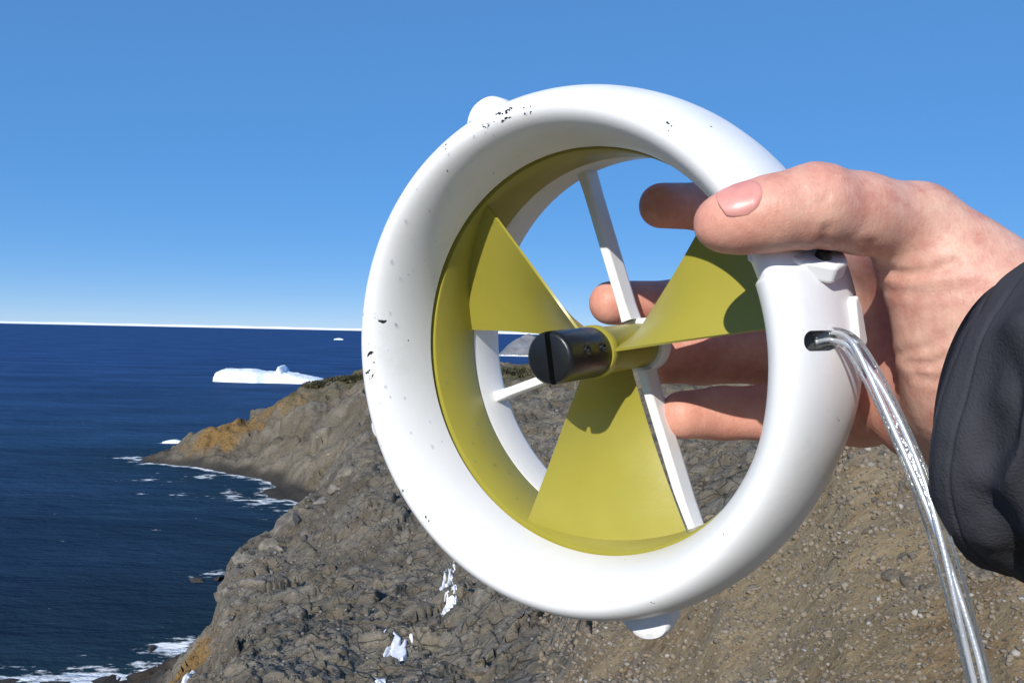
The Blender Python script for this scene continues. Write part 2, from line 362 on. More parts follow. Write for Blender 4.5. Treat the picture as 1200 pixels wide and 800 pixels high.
# ================================================================== SEA
def build_sea():
    sr = np.concatenate([np.geomspace(25, 80, 12)[:-1], np.linspace(80, 330, 260)[:-1], np.geomspace(330, 3000, 90)[:-1], np.geomspace(3000, 150000, 30)])
    sp = np.radians(np.concatenate([np.linspace(-180, -36, 25)[:-1], np.linspace(-36, -6, 240)[:-1], np.linspace(-6, 36, 40)[:-1], np.linspace(36, 180, 24)]))
    A, R = np.meshgrid(sp, sr, indexing='ij')
    X, Y = np.sin(A) * R, np.cos(A) * R
    # distance to the shore
    zz = terr_z(X, Y)
    s = zz > 0.0
    e = np.zeros_like(s); e[:, :-1] |= s[:, :-1] != s[:, 1:]; e[:-1] |= s[:-1] != s[1:]
    e &= (R > 60) & (R < 330) & (np.abs(A) < .7)
    sx, sy = X[e], Y[e]
    dist = np.full(X.shape, 60.0)
    near = (R > 70) & (R < 340) & (A > -.65) & (A < 0)
    nx, ny = X[near], Y[near]; dd = np.full(len(nx), 60.0)
    for c in range(0, len(sx), 200):
        d2 = (nx[:, None] - sx[None, c:c + 200]) ** 2 + (ny[:, None] - sy[None, c:c + 200]) ** 2
        dd = np.minimum(dd, np.sqrt(d2.min(1)))
    dist[near] = dd
    bay = np.zeros_like(X)
    def hit(px, py):
        d = to_world(P(px, py, 1)) - np.array(CAM); t = -EYE / d[2]; return (np.array(CAM) + t * d)
    for px, py, rx, ry, a in ((335, 585, 13, 13, .75), (300, 583, 10, 9, .55), (270, 580, 8, 9, .5), (205, 580, 8, 6, .5), (185, 562, 11, 5, .45), (150, 536, 7, 3.5, .8), (360, 600, 9, 12, .6),
                              (205, 518, 7, 3, .9), (255, 672, 3.5, 3, .9), (190, 757, 5, 4, 1.0), (85, 790, 9, 3.5, 1.0), (215, 765, 5, 3, .9)):
        h = hit(px, py); bay = np.maximum(bay, a * np.exp(-((X - h[0]) / rx) ** 2 - ((Y - h[1]) / ry) ** 2))
    foam = np.maximum(.88 * np.exp(-(dist / 3.2) ** 1.2), bay)
    swell = .12 * noise2(X / 9 + .4 * Y / 9, Y / 5, 3) + .07 * noise2(X / 3.5, Y / 2.2, 4)
    zsea = np.where((R > 80) & (R < 500), swell * (1 - sstep(300, 500, R)), 0)
    V = np.stack([X, Y, zsea], -1).reshape(-1, 3)
    ii = np.arange(X.size).reshape(X.shape)
    q = np.stack([ii[:-1, :-1], ii[1:, :-1], ii[1:, 1:], ii[:-1, 1:]], -1).reshape(-1, 4)
    M = Mat('sea_water'); pos = M.n('ShaderNodeNewGeometry').outputs['Position']
    st = M.n('ShaderNodeVectorMath', operation='MULTIPLY'); st.inputs[1].default_value = (.55, 1.3, 1); M.l(pos, st.inputs[0]); p = st.outputs[0]
    fo = M.at('foam'); sh = M.at('shore')
    tex = M.noise(p, .30, 6, .68)
    fm = M.math('SUBTRACT', M.math('ADD', fo, M.math('MULTIPLY', tex, 3.4)), 2.32)
    fm = M.ramp(fm, [(.0, 0), (.14, .55), (.3, 1)])
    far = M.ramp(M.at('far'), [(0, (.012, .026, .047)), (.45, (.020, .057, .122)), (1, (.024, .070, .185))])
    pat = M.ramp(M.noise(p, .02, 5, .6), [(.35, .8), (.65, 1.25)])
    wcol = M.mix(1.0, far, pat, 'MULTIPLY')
    wcol = M.mix(M.math('MULTIPLY', sh, .6), wcol, (.012, .036, .045))
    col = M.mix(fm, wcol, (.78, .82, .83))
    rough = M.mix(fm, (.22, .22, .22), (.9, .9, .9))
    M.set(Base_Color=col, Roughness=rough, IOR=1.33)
    M.b.inputs['Specular IOR Level'].default_value = .022
    b = M.bump(M.noise(p, .12, 6, .6), .8, 2.6); b = M.bump(M.noise(p, .9, 5, .65), .7, .4, b); b = M.bump(fm, .4, .3, b)
    M.l(b, M.b.inputs['Normal'])
    d_ = M.n('ShaderNodeBsdfDiffuse'); g_ = M.n('ShaderNodeBsdfGlossy', i_Roughness=.28); x_ = M.n('ShaderNodeMixShader', i_Fac=.035)   # a wave-roughened sea mirrors little of the low sky
    M.l(col, d_.inputs['Color']); M.l(b, d_.inputs['Normal']); M.l(b, g_.inputs['Normal']); M.l(d_.outputs[0], x_.inputs[1]); M.l(g_.outputs[0], x_.inputs[2]); M.l(x_.outputs[0], M.t.nodes['Material Output'].inputs['Surface'])
    me = mesh_np('sea', V, q, M.m)
    attr(me, 'foam', foam.reshape(-1)); attr(me, 'shore', (np.exp(-dist / 14) * near).reshape(-1))
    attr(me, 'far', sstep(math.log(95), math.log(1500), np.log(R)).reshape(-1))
    return tag(link('sea', me), 'dark blue ocean reaching to the horizon', None, None, 'structure')
build_sea()
def sea_hit(px, py):
    d = to_world(P(px, py, 1)) - np.array(CAM); t = -EYE / d[2]
    return np.array(CAM) + t * d

# ================================================================== ICE
ICE = Mat('iceberg_ice')
_p = ICE.coord()
_c = ICE.ramp(ICE.noise(_p, .12, 6), [(.3, (.62, .76, .84)), (.55, (.84, .89, .92)), (.8, (.92, .94, .95))])
ICE.set(Base_Color=_c, Roughness=.55)
ICE.l(ICE.bump(ICE.noise(_p, .35, 6), .6, 1.0), ICE.b.inputs['Normal'])
def ice_body(name, px0, px1, pyw, prof, depth_ratio, label, group=None, n=70, m=28, seed=1, cat='iceberg'):
    a, b = sea_hit(px0, pyw), sea_hit(px1, pyw + (px1 - px0) * .0214)
    c = (a + b) / 2; L = np.linalg.norm((b - a)[:2]); ax = (b - a) / L; ax[2] = 0; ay = np.array([-ax[1], ax[0], 0])
    scale = np.linalg.norm(c[:2]) / F
    s = np.linspace(-1, 1, n); t = np.linspace(-1, 1, m)
    S, T = np.meshgrid(s, t, indexing='ij')
    hx, hy = zip(*prof)
    H = np.interp(S, np.array(hx), np.array(hy)) * scale
    wd = np.sqrt(np.clip(1 - np.abs(S) ** 3.5, 0, 1))
    edge = np.clip(1 - np.abs(T) ** 5, 0, 1) ** .5
    zz = H * edge * (.94 + .06 * noise2(S * 5, T * 3, seed)) + .03 * H.max() * noise2(S * 14, T * 6, seed + 1) * edge
    pk = np.exp(-((T + .2) / .4) ** 2)
    xx = S * L / 2 * (1 + .02 * noise2(S * 6, T * 5, seed + 2)); yy = T * L / 2 * depth_ratio * (.25 + .75 * wd) * (1 + .12 * noise2(S * 5, T * 1.2, seed + 3))
    top = c + xx[..., None] * ax + yy[..., None] * ay; top[..., 2] = np.maximum(zz, -.3) 
    V = (top - np.array([c[0], c[1], 0])).reshape(-1, 3)
    V[:, 2] = np.where((np.abs(T) > .999).reshape(-1) | (np.abs(S) > .999).reshape(-1), -1.5, V[:, 2])
    ii = np.arange(n * m).reshape(n, m)
    q = np.stack([ii[:-1, :-1], ii[1:, :-1], ii[1:, 1:], ii[:-1, 1:]], -1).reshape(-1, 4)
    o = link(name, mesh_np(name, V, q, ICE.m)); o.location = (c[0], c[1], 0)
    return tag(o, label, cat, group)
ice_body('iceberg', 253, 384, 446, [(-1, 6), (-.95, 11), (-.8, 14.5), (-.3, 14.5), (-.05, 12), (.12, 11.5), (.15, 19), (.21, 19.5), (.25, 12.5), (.42, 11), (.55, 8.5), (.85, 5.5), (1, 1)], .42,
         'long low white iceberg with a small pinnacle behind the headland', seed=3)
ice_body('ice_floe', 190, 214, 518.5, [(-1, 1), (-.4, 3), (.3, 4), (1, 2)], .35, 'small white ice chunk floating just behind the headland tip', n=24, m=12, seed=9, cat='ice floe')
ice_body('ice_floe', 391, 403, 398, [(-1, 1), (0, 2.2), (1, 1)], .5, 'tiny white ice floe far out between the iceberg and the horizon', n=16, m=8, seed=12, cat='ice floe')
# bright line along the horizon, put in as a raised white band
def horizon_band():
    n = 700; ph = np.radians(np.linspace(-60, 60, n)); V = []; q = []
    h = 47 + 5 * noise2(np.arange(n) / 6., np.zeros(n), 5) + 6 * noise2(np.arange(n) / 25., np.zeros(n), 6)
    for k in range(n):
        for r, z in ((20000, -1), (20000, h[k] * .9), (20060, h[k]), (20400, h[k]), (20400, -1)):
            V.append((math.sin(ph[k]) * r, math.cos(ph[k]) * r, z))
    for k in range(n - 1):
        for j in range(4): q.append((k * 5 + j, k * 5 + j + 1, k * 5 + j + 6, k * 5 + j + 5))
    o = link('horizon_line', mesh_np('horizon_line', V, np.array(q), ICE.m)); tag(o, 'thin bright line along the horizon, modelled as a white band', None, None, 'stuff')
horizon_band()
# distant islet seen through the ring
def islet():
    c = sea_hit(640, 417); n, m = 50, 24
    S, T = np.meshgrid(np.linspace(-1, 1, n), np.linspace(-1, 1, m), indexing='ij')
    sc = np.linalg.norm(c[:2]) / F
    e = np.clip(1 - S ** 2, 0, 1) * np.clip(1 - T ** 2, 0, 1) ** .6
    z = sc * (24 * e ** .8 * (1 + .25 * noise2(S * 5, T * 4, 3)) + 2.0 * noise2(S * 14, T * 8, 4) * e) - .5
    V = np.stack([S * 56 * sc, T * 40 * sc, z], -1).reshape(-1, 3)
    ii = np.arange(n * m).reshape(n, m)
    q = np.stack([ii[:-1, :-1], ii[1:, :-1], ii[1:, 1:], ii[:-1, 1:]], -1).reshape(-1, 4)
    M = Mat('islet_rock'); pos = M.coord(); sx = M.n('ShaderNodeSeparateXYZ'); M.l(pos, sx.inputs[0])
    base = M.ramp(M.noise(pos, .08, 6), [(.3, (.13, .135, .145)), (.7, (.24, .245, .25))])
    lowm = M.math('LESS_THAN', M.math('ADD', sx.outputs[2], M.math('MULTIPLY', M.noise(pos, .25, 4), 5)), 4.2)
    M.set(Base_Color=M.mix(lowm, base, (.75, .78, .8)), Roughness=.9)
    M.l(M.bump(M.noise(pos, .3, 6), .8, 2), M.b.inputs['Normal'])
    o = link('islet', mesh_np('islet', V, q, M.m)); o.location = (c[0], c[1], 0)
    tag(o, 'pale grey rocky islet with white shore beyond the headland, seen through the turbine', 'islet')
islet()

# ================================================================== ROCKS, SNOW, GRAVEL
def rock_mesh(name, seed, mat, sub=2, flat=.7, jag=.35):
    bm = bmesh.new(); bmesh.ops.create_icosphere(bm, subdivisions=sub, radius=1)
    co_ = np.array([v.co[:] for v in bm.verts])
    rr = np.random.default_rng(seed)
    for _ in range(7):                     # chop with random planes: angular stone
        nn = rr.normal(size=3); nn /= np.linalg.norm(nn); dcut = rr.uniform(.42, .72)
        pr = co_ @ nn; over = pr > dcut; co_[over] -= ((pr[over] - dcut) * .99)[:, None] * nn
    co_ *= (1 + jag * .3 * noise3(co_ * 2.3, seed))[:, None]
    co_ *= np.array([1, rr.uniform(.65, .95), flat * rr.uniform(.8, 1.15)])
    for v, c in zip(bm.verts, co_): v.co = c
    me = bpy.data.meshes.new(name); bm.to_mesh(me); bm.free(); me.materials.append(mat)
    return me
def stone_mat(name, a, b):
    M = Mat(name); p = M.coord(); oi = M.n('ShaderNodeObjectInfo').outputs['Random']
    n_ = M.noise(p, 2.2, 7, .65)
    c = M.ramp(n_, [(.3, a), (.65, b)]); v = M.math('ADD', M.math('MULTIPLY', oi, .6), .7)
    hs = M.n('ShaderNodeHueSaturation'); M.l(c, hs.inputs['Color']); M.l(v, hs.inputs['Value'])
    M.set(Base_Color=hs.outputs[0], Roughness=.9); M.l(M.bump(n_, .8, .15), M.b.inputs['Normal']); return M.m
GREY_ST = stone_mat('grey_stone', (.075, .066, .053), (.22, .198, .163))
BROWN_ST = stone_mat('brown_stone', (.17, .13, .08), (.38, .32, .225))
DARK_ST = stone_mat('wet_dark_rock', (.012, .011, .010), (.05, .043, .037))
grey_v = [rock_mesh('boulder', k, GREY_ST, flat=.8) for k in range(5)]
brown_v = [rock_mesh('stone', 20 + k, BROWN_ST) for k in range(5)]
dark_v = [rock_mesh('sea_rock', 40 + k, DARK_ST, flat=.55, jag=.9) for k in range(3)]
def put_rock(name, me, pos, size, label, cat, group, sink=.35):
    o = link(name, me); o.location = (pos[0], pos[1], pos[2] + size * (.5 - sink)); o.scale = (size * random.uniform(.9, 1.35), size * random.uniform(.75, 1.1), size * random.uniform(.8, 1.1))
    o.rotation_euler = (random.uniform(-.6, .6), random.uniform(-.6, .6), random.uniform(0, 6.28))
    return tag(o, label, cat, group)
# crags along the near cliff edge
for (px, py, s) in ((264, 690, 26), (276, 668, 30), (296, 650, 28), (270, 722, 22), (318, 636, 22), (338, 612, 26), (352, 598, 20), (372, 582, 22), (392, 566, 16), (408, 548, 18), (300, 676, 22), (288, 704, 18), (256, 744, 18), (420, 530, 16), (330, 640, 16), (358, 622, 14), (310, 612, 16)):
    g = ground_point(px, py + 4); r = math.hypot(g[0], g[1])
    put_rock('boulder', grey_v[(px * 7) % 5], g, s * .5 * r / F * 1.7, 'pale grey angular boulder on the near cliff edge, ' + ('at its low end by the shore' if py > 700 else 'along its middle beside the bay' if py > 605 else 'at its far end toward the headland'), 'boulder', 'boulders along the near cliff edge', .75)
for (px, py, s) in ((440, 575, 14), (452, 610, 12), (480, 655, 14), (415, 640, 16), (380, 690, 14), (350, 735, 16), (420, 720, 12), (330, 770, 12), (505, 690, 12), (540, 735, 26), (590, 760, 30), (640, 745, 22), (560, 785, 26), (655, 780, 22), (610, 720, 14), (500, 765, 18), (840, 560, 12), (865, 545, 10), (640, 470, 10), (650, 500, 10), (830, 530, 10), (395, 605, 10), (440, 700, 10), (300, 745, 12), (365, 655, 10)):
    g = ground_point(px, py); r = math.hypot(g[0], g[1])
    put_rock('rock', grey_v[(px * 3 + py) % 5], g, s * .5 * r / F, 'grey rock half sunk in the hillside ' + ('seen through the turbine ring' if (px > 620 and py < 600) else 'directly below the turbine ring' if px > 490 else 'left of the turbine ring'), 'rock', 'rocks half sunk in the grey hillside', .55)
for k in range(46):
    px, py = random.uniform(720, 1200), random.uniform(560, 800)
    g = ground_point(px, py); r = math.hypot(g[0], g[1]); s = random.choice((random.uniform(8, 15), random.uniform(8, 15), random.uniform(16, 30)))
    put_rock('stone', brown_v[k % 5], g, s * .5 * r / F, ('larger ' if s > 15 else 'small ') + 'brownish loose stone on the gravel slope ' + ('right of the clear cable' if px > 1050 + (py - 500) * .33 else 'between the ring and the clear cable' if px > 900 else 'below the turbine ring'), 'stone', 'loose stones on the brown gravel slope', .35)
# dark rocks awash
for (px, py, s, lab) in ((232, 678, 22, 'dark wet rock awash left of the near cliff, left one of the pair'), (258, 675, 26, 'dark wet rock awash left of the near cliff, right one of the pair'),
                         (178, 757, 22, 'dark wet rock in white surf at the shore below'), (196, 774, 16, 'small dark wet rock on the shore below the surf')):
    g = sea_hit(px, py + 2); r = math.hypot(g[0], g[1])
    o = put_rock('sea_rock', dark_v[px % 3], (g[0], g[1], -.2), s * .5 * r / F, lab, 'rock', None, .42); o.scale.z *= .6; o.rotation_euler.x *= .4; o.rotation_euler.y *= .4
# pale boulders on the headland face
for (px, py, s) in ((297, 488, 4.5), (310, 490, 5), (372, 512, 4), (385, 533, 6), (403, 549, 4), (368, 533, 4)):
    g = ground_point(px, py); r = math.hypot(g[0], g[1])
    put_rock('pale_rock', brown_v[px % 5], g, s * .5 * r / F, 'small pale rock on the far headland face', 'rock', 'pale rocks on the headland', .4)

# one mesh of small stones each for the brown gravel and the grey scree
def scatter(name, n, pxr, pyr, smin, smax, mat, label, seed, sub=1):
    rr = np.random.default_rng(seed); base = []
    for k in range(4):
        me = rock_mesh('tmp', 60 + k, mat, sub); v = np.array([x.co[:] for x in me.vertices]); f = np.array([p.vertices[:] for p in me.polygons]); base.append((v, f)); bpy.data.meshes.remove(me)
    # uniform in picture angle so density follows what can be seen; positions are real ground positions
    px = rr.uniform(*pxr, n); ty = rr.uniform(*pyr, n)
    lo = np.interp(px, cpx, ctab[:, 2, 0]) * .8
    Yd = lo * np.exp(ty * 2.2)
    x = (px - 600) / F * Yd; y = Yd; z = terr_z(x, y)
    sz = np.exp(rr.uniform(np.log(smin), np.log(smax), n)) * Yd
    V, Fc, off, tone = [], [], 0, []
    for k in range(n):
        v, f = base[k % 4]; a = rr.uniform(0, 6.28); c, s = math.cos(a), math.sin(a)
        vv = v @ np.array([[c, s, 0], [-s, c, 0], [0, 0, 1]]) * sz[k]
        V.append(vv + np.array([x[k], y[k], z[k] + sz[k] * .2])); Fc.append(f + off); off += len(v); tone += [rr.uniform()] * len(v)
    me = mesh_np(name, np.concatenate(V), np.concatenate(Fc), mat, smooth=False); attr(me, 'tone', tone)
    tag(link(name, me), label, None, None, 'stuff')
def tone_mat(name, stops):
    M = Mat(name); M.set(Base_Color=M.mix(.35, M.ramp(M.at('tone'), stops), M.ramp(M.noise(M.n('ShaderNodeNewGeometry').outputs['Position'], 25, 4), [(.3, .06), (.7, .22)])), Roughness=.92); return M.m
scatter('gravel', 17000, (640, 1260), (-.1, .45), .0007, .0062, tone_mat('gravel_stones', [(0, (.07, .052, .03)), (.12, (.14, .102, .058)), (.5, (.21, .155, .088)), (.93, (.28, .215, .13)), (.97, (.30, .29, .26)), (1, (.48, .44, .37))]), 'loose brown gravel covering the right slope', 3)
scatter('scree', 4500, (250, 760), (.0, 1.1), .0007, .0034, tone_mat('scree_stones', [(0, (.06, .055, .048)), (.5, (.17, .155, .13)), (.98, (.23, .21, .178)), (1, (.36, .34, .30))]), 'loose grey scree on the middle slope', 4)

# snow remnants: thin uneven slabs that follow the ground
SNOW = Mat('old_snow'); SNOW.set(Base_Color=SNOW.ramp(SNOW.noise(SNOW.coord(), 6, 4), [(.3, (.68, .70, .72)), (.6, (.88, .89, .9))]), Roughness=.7)
def snow(px, py, wpx, hpx, ang, label, seed):
    c = ground_point(px, py); r = np.linalg.norm(c[:2]); rad = 1.2 * max(wpx, hpx) / 2 * r / F
    a = RNG.uniform(-1, 1, (400, 2)) * rad * 1.5 + c[:2]
    A_ = np.c_[a - c[:2], np.ones(len(a))]; sol = np.linalg.lstsq(A_, terr_z(a[:, 0], a[:, 1]), rcond=None)[0]
    nrm = np.array([-sol[0], -sol[1], 1]); nrm /= np.linalg.norm(nrm); c = np.array([c[0], c[1], sol[2]])
    e1 = np.cross(nrm, c - np.array(CAM)); e1 /= np.linalg.norm(e1); e1 *= np.sign(e1[0]); e2 = np.cross(nrm, e1); e2 *= np.sign(e2[1])
    view = c - np.array(CAM); view /= np.linalg.norm(view); fs = max(.3, np.linalg.norm(e2 - view * (e2 @ view)))
    n = 72; g = np.linspace(-1.2, 1.2, n); U, W = np.meshgrid(g, g, indexing='ij'); ca, sa = math.cos(ang), math.sin(ang)
    rad_ = np.sqrt(U ** 2 + W ** 2)
    mask = .66 - rad_ + .75 * noise2(U * 2.0 + seed, W * 2.0, seed) * (1.2 - rad_).clip(0, 1) + .38 * noise2(U * 5, W * 9 + seed, seed + 1); mask = np.where(rad_ > 1.12, -1, mask)
    m = r / F; du = U * wpx / 2; dv = W * hpx / 2
    X1 = (du * ca + dv * sa) * m; X2 = (-du * sa + dv * ca) * m / fs
    Q = c + X1[..., None] * e1 + X2[..., None] * e2
    rough = terr_z(Q[..., 0], Q[..., 1]) - Q[..., 2]
    for _ in range(60): rough[1:-1, 1:-1] = .2 * (rough[1:-1, 1:-1] + rough[:-2, 1:-1] + rough[2:, 1:-1] + rough[1:-1, :-2] + rough[1:-1, 2:])
    Q[..., 2] += rough
    th = np.where(mask > 0, .07 * r / 25 + .18 * mask.clip(0, .3) * wpx * m * .5, .07 * r / 25 + mask * 3.0 * r / 25)
    Q = Q + nrm * th[..., None]
    V = Q.reshape(-1, 3); ii = np.arange(n * n).reshape(n, n)
    q = np.stack([ii[:-1, :-1], ii[1:, :-1], ii[1:, 1:], ii[:-1, 1:]], -1).reshape(-1, 4)
    q = q[(mask.reshape(-1)[q] > -.02).any(1)]
    used = np.unique(q); rm = np.full(n * n, -1); rm[used] = np.arange(len(used)); V = V[used]
    o = link('snow_patch', mesh_np('snow_patch', V - c, rm[q], SNOW.m)); o.location = c
    tag(o, label, 'snow patch', 'snow patches on the slope')
snow(468, 738, 34, 92, .62, 'largest white snow patch on the grey slope below the turbine', 3)
snow(525, 676, 16, 50, .55, 'white snow streak touching the lower left edge of the turbine ring', 7)
snow(528, 712, 15, 40, .6, 'small white snow streak right of the largest snow patch', 11)
snow(446, 796, 40, 26, .2, 'white snow patch at the bottom edge of the picture', 16)
snow(222, 790, 34, 8, -.6, 'thin white snow streak low on the shore rocks', 21)

# low shrubs along the headland ridge
def shrubs():
    rr = np.random.default_rng(5); V, Fc = [], []
    M = Mat('shrub_leaves'); M.set(Base_Color=M.ramp(M.at('tone'), [(0, (.02, .022, .008)), (.6, (.055, .055, .02)), (1, (.12, .095, .04))]), Roughness=.9); tone = []
    for px, py, r_, n in ((394, 444, 2.6, 700), (404, 443, 2.2, 500), (416, 442, 3.0, 800), (427, 441, 3.0, 700), (370, 449, 2.8, 700), (378, 448, 2.2, 400), (588, 436, 3, 500), (604, 434, 3, 500), (618, 434, 3, 500)):
        c = ground_point(px, py + 2)
        for k in range(n):
            d = rr.normal(size=3); d /= np.linalg.norm(d); p = c + d * np.array([r_ * 1.6, r_, r_ * .45]) * rr.uniform(.4, 1) ** .4
            a = rr.normal(size=3) * .32; b = rr.normal(size=3) * .32; i = len(V)
            V += [p, p + a, p + b]; Fc.append((i, i + 1, i + 2)); t = rr.uniform(); tone += [t] * 3
    me = mesh_np('shrubs', V, np.array(Fc), M.m, False); attr(me, 'tone', tone); tag(link('shrubs', me), 'low dark shrubs along the headland ridge', None, None, 'stuff')
shrubs()
# ================================================================== TURBINE
TC0 = np.array([.0248, .3084, -.0041]); YAW, TP = .6346, -.0646
tn = np.array([-math.sin(YAW) * math.cos(TP), -math.cos(YAW) * math.cos(TP), math.sin(TP)])
tu = np.array([math.cos(YAW), -math.sin(YAW), 0]); tv = np.cross(tn, tu)
turb = bpy.data.objects.new('water_turbine', None); COL.objects.link(turb)
Rl = np.stack([tu, tv, tn], 1)                       # local (u, v, axis) -> eye frame
Mw = np.eye(4); Mw[:3, :3] = np.array(CAMM.to_3x3()) @ Rl; Mw[:3, 3] = to_world(TC0)
turb.matrix_world = Matrix(Mw.tolist()); turb.empty_display_size = .05
tag(turb, 'white ring water turbine with three olive yellow blades held in the hand', 'turbine')
def loc2eye(p): return np.asarray(p) @ Rl.T + TC0
def eye2loc(p): return (np.asarray(p) - TC0) @ Rl
def eye2px(p): return np.stack([600 + F * p[..., 0] / p[..., 1], 400 - F * p[..., 2] / p[..., 1]], -1)
def part(name, V, Fc, mat, parent=turb, smooth=True, label=None, bevel=0, auto=None):
    o = link(name, mesh_np(name, V, Fc, mat, smooth), parent)
    if label: o['label'] = label
    if bevel:
        b = o.modifiers.new('bevel', 'BEVEL'); b.width = bevel; b.segments = 3; b.limit_method = 'ANGLE'; b.angle_limit = math.radians(40)
    return o
# profile of the housing, closed loop of (radius, axial)
BR, CF = .0097, .0264
RC = .09 - BR
prof = [(RC - BR * math.cos(t), CF * math.sin(t)) for t in np.linspace(0, math.pi, 44)]           # front lip, throat -> outside
prof += [(.0899, -.004), (.0892, -.010), (.0878, -.017), (.0858, -.025), (.0832, -.033), (.0802, -.040), (.0778, -.0445), (.0762, -.0462), (.0745, -.0468), (.0728, -.0465), (.0716, -.0455), (.0711, -.044)]
prof += [(.0706, -.036), (.0702, -.0280), (.0704, -.0272), (.0736, -.0270), (.0736, -.0010), (.0725, -.0006)]
prof = np.array(prof); NPf = len(prof)
NS = 300
th = np.linspace(0, 2 * np.pi, NS, endpoint=False)
# uneven stations: fine around the cable collar
def collar(t):
    d = np.degrees((t + np.pi) % (2 * np.pi) - np.pi)
    return .0016 * sstep(-26, -4, d) * (1 - sstep(16.6, 17.8, d)) - .0008 * sstep(17.2, 18.2, d) * (1 - sstep(27, 34, d))
th = np.sort(np.concatenate([th, np.radians(np.linspace(15, 20, 24))]))
NS = len(th)
pc = np.array([RC, -.004]); pdir = prof - pc; pdir /= np.linalg.norm(pdir, axis=1)[:, None]
outer_w = np.concatenate([sstep(4, 14, np.arange(44.)), np.ones(6), np.linspace(1, 0, 6), np.zeros(NPf - 56)])
HV = np.zeros((NS, NPf, 3))
for k, t in enumerate(th):
    pr = prof + pdir * (collar(t) * outer_w)[:, None]
    HV[k, :, 0] = pr[:, 0] * math.cos(t); HV[k, :, 1] = pr[:, 0] * math.sin(t); HV[k, :, 2] = pr[:, 1]
def ringfaces(ns, npf):
    ii = np.arange(ns * npf).reshape(ns, npf); a = ii; b = np.roll(ii, -1, 0); c = np.roll(b, -1, 1); d = np.roll(a, -1, 1)
    return np.stack([a, b, c, d], -1).reshape(-1, 4)
def surf_at(px, py):
    """front-most housing surface point (local) under a photo pixel"""
    e = loc2eye(HV[:, :50].reshape(-1, 3)); q = eye2px(e)
    d = np.hypot(q[:, 0] - px, q[:, 1] - py) + (e[:, 1] - .2) * 60
    return HV[:, :50].reshape(-1, 3)[int(np.argmin(d))]

def white_mat():
    M = Mat('white_plastic'); p = M.coord()
    col = M.ramp(M.noise(p, 30, 5), [(.3, (.79, .80, .80)), (.7, (.84, .85, .85))])
    total = None
    chips = ((450, 375, 4.2), (437, 418, 5.5), (432, 436, 4.5), (588, 136, 5.5), (578, 139, 5), (600, 132, 4.5), (570, 146, 4), (617, 128, 4.2), (783, 146, 4.5), (523, 170, 4), (470, 575, 5), (497, 608, 3.5), (767, 702, 3), (983, 487, 3), (970, 478, 2.6), (462, 225, 3.5), (560, 118, 4.5))
    for (px, py, r) in chips:
        c = surf_at(px, py)
        vd = M.n('ShaderNodeVectorMath', operation='DISTANCE'); M.l(p, vd.inputs[0]); vd.inputs[1].default_value = tuple(c)
        m = M.math('LESS_THAN', vd.outputs['Value'], r * .00026 * 1.7)
        total = m if total is None else M.math('MAXIMUM', total, m)
    spk = M.math('GREATER_THAN', M.noise(p, 520, 3, .6), .56)
    chip = M.math('MULTIPLY', total, spk)
    rare = M.math('MULTIPLY', M.math('GREATER_THAN', M.noise(p, 330, 2, .5), .785), M.math('GREATER_THAN', M.noise(p, 40, 2), .5))
    chip = M.math('MAXIMUM', chip, rare)
    grime = M.ramp(M.noise(p, 75, 7, .7), [(.55, 0), (.8, .35)])
    col = M.mix(grime, col, (.62, .62, .58))
    col = M.mix(chip, col, (.02, .021, .024))
    M.set(Base_Color=col, Roughness=M.ramp(M.noise(p, 60, 4), [(.3, .28), (.7, .42)]))
    M.b.inputs['Specular IOR Level'].default_value = .4
    b = M.bump(M.noise(p, 900, 2), .06, .0005); M.l(M.bump(chip, -.5, .0004, b), M.b.inputs['Normal'])
    return M.m
def simple(name, col, rough, spec=.5, metal=0, bumpscale=0, bs=.2, var=.12):
    M = Mat(name); p = M.coord(); lo = tuple(c * (1 - var) for c in col); hi = tuple(min(1, c * (1 + var)) for c in col)
    M.set(Base_Color=M.ramp(M.noise(p, 60, 5), [(.3, lo), (.7, hi)]), Roughness=M.ramp(M.noise(p, 90, 4), [(.3, rough * .85), (.7, min(1, rough * 1.2))]), Metallic=metal); M.b.inputs['Specular IOR Level'].default_value = spec
    if bumpscale: M.l(M.bump(M.noise(p, bumpscale, 3), bs, .0005), M.b.inputs['Normal'])
    return M.m
WHITE = white_mat()
OLIVE = simple('olive_plastic', (.338, .302, .045), .36, .45, 0, 700, .08, .03)
BLACK = simple('black_plastic', (.010, .011, .012), .33, .45, 0, 900, .15)
STEEL = simple('screw_steel', (.30, .31, .33), .35, .5, 1)
DARKR = simple('dark_rubber', (.03, .033, .033), .5)

housing = part('housing_ring', HV.reshape(-1, 3), ringfaces(NS, NPf), WHITE)
# cable slot cut into the collar
def apply_cut(o, cut):
    md = o.modifiers.new('cut', 'BOOLEAN'); md.operation = 'DIFFERENCE'; md.object = cut; md.solver = 'EXACT'
    bpy.context.view_layer.update()
    dg = bpy.context.evaluated_depsgraph_get(); me = bpy.data.meshes.new_from_object(o.evaluated_get(dg)); o.modifiers.clear()
    old = o.data; o.data = me; me.name = old.name; bpy.data.meshes.remove(old)
    cm = cut.data; bpy.data.objects.remove(cut); bpy.data.meshes.remove(cm)
def frame_at(c, nrm, right):
    z = np.asarray(nrm, float); z /= np.linalg.norm(z); x = np.asarray(right, float); x -= z * (x @ z); x /= np.linalg.norm(x); y = np.cross(z, x)
    return lambda q: np.asarray(q) @ np.stack([x, y, z]) + c
def stadium(w, h, r, n=10):
    pts = []
    for cx, cy, a0 in ((w / 2 - r, h / 2 - r, 0), (-w / 2 + r, h / 2 - r, 90), (-w / 2 + r, -h / 2 + r, 180), (w / 2 - r, -h / 2 + r, 270)):
        pts += [(cx + r * math.cos(math.radians(a0 + 90 * k / n)), cy + r * math.sin(math.radians(a0 + 90 * k / n))) for k in range(n + 1)]
    return np.array(pts)
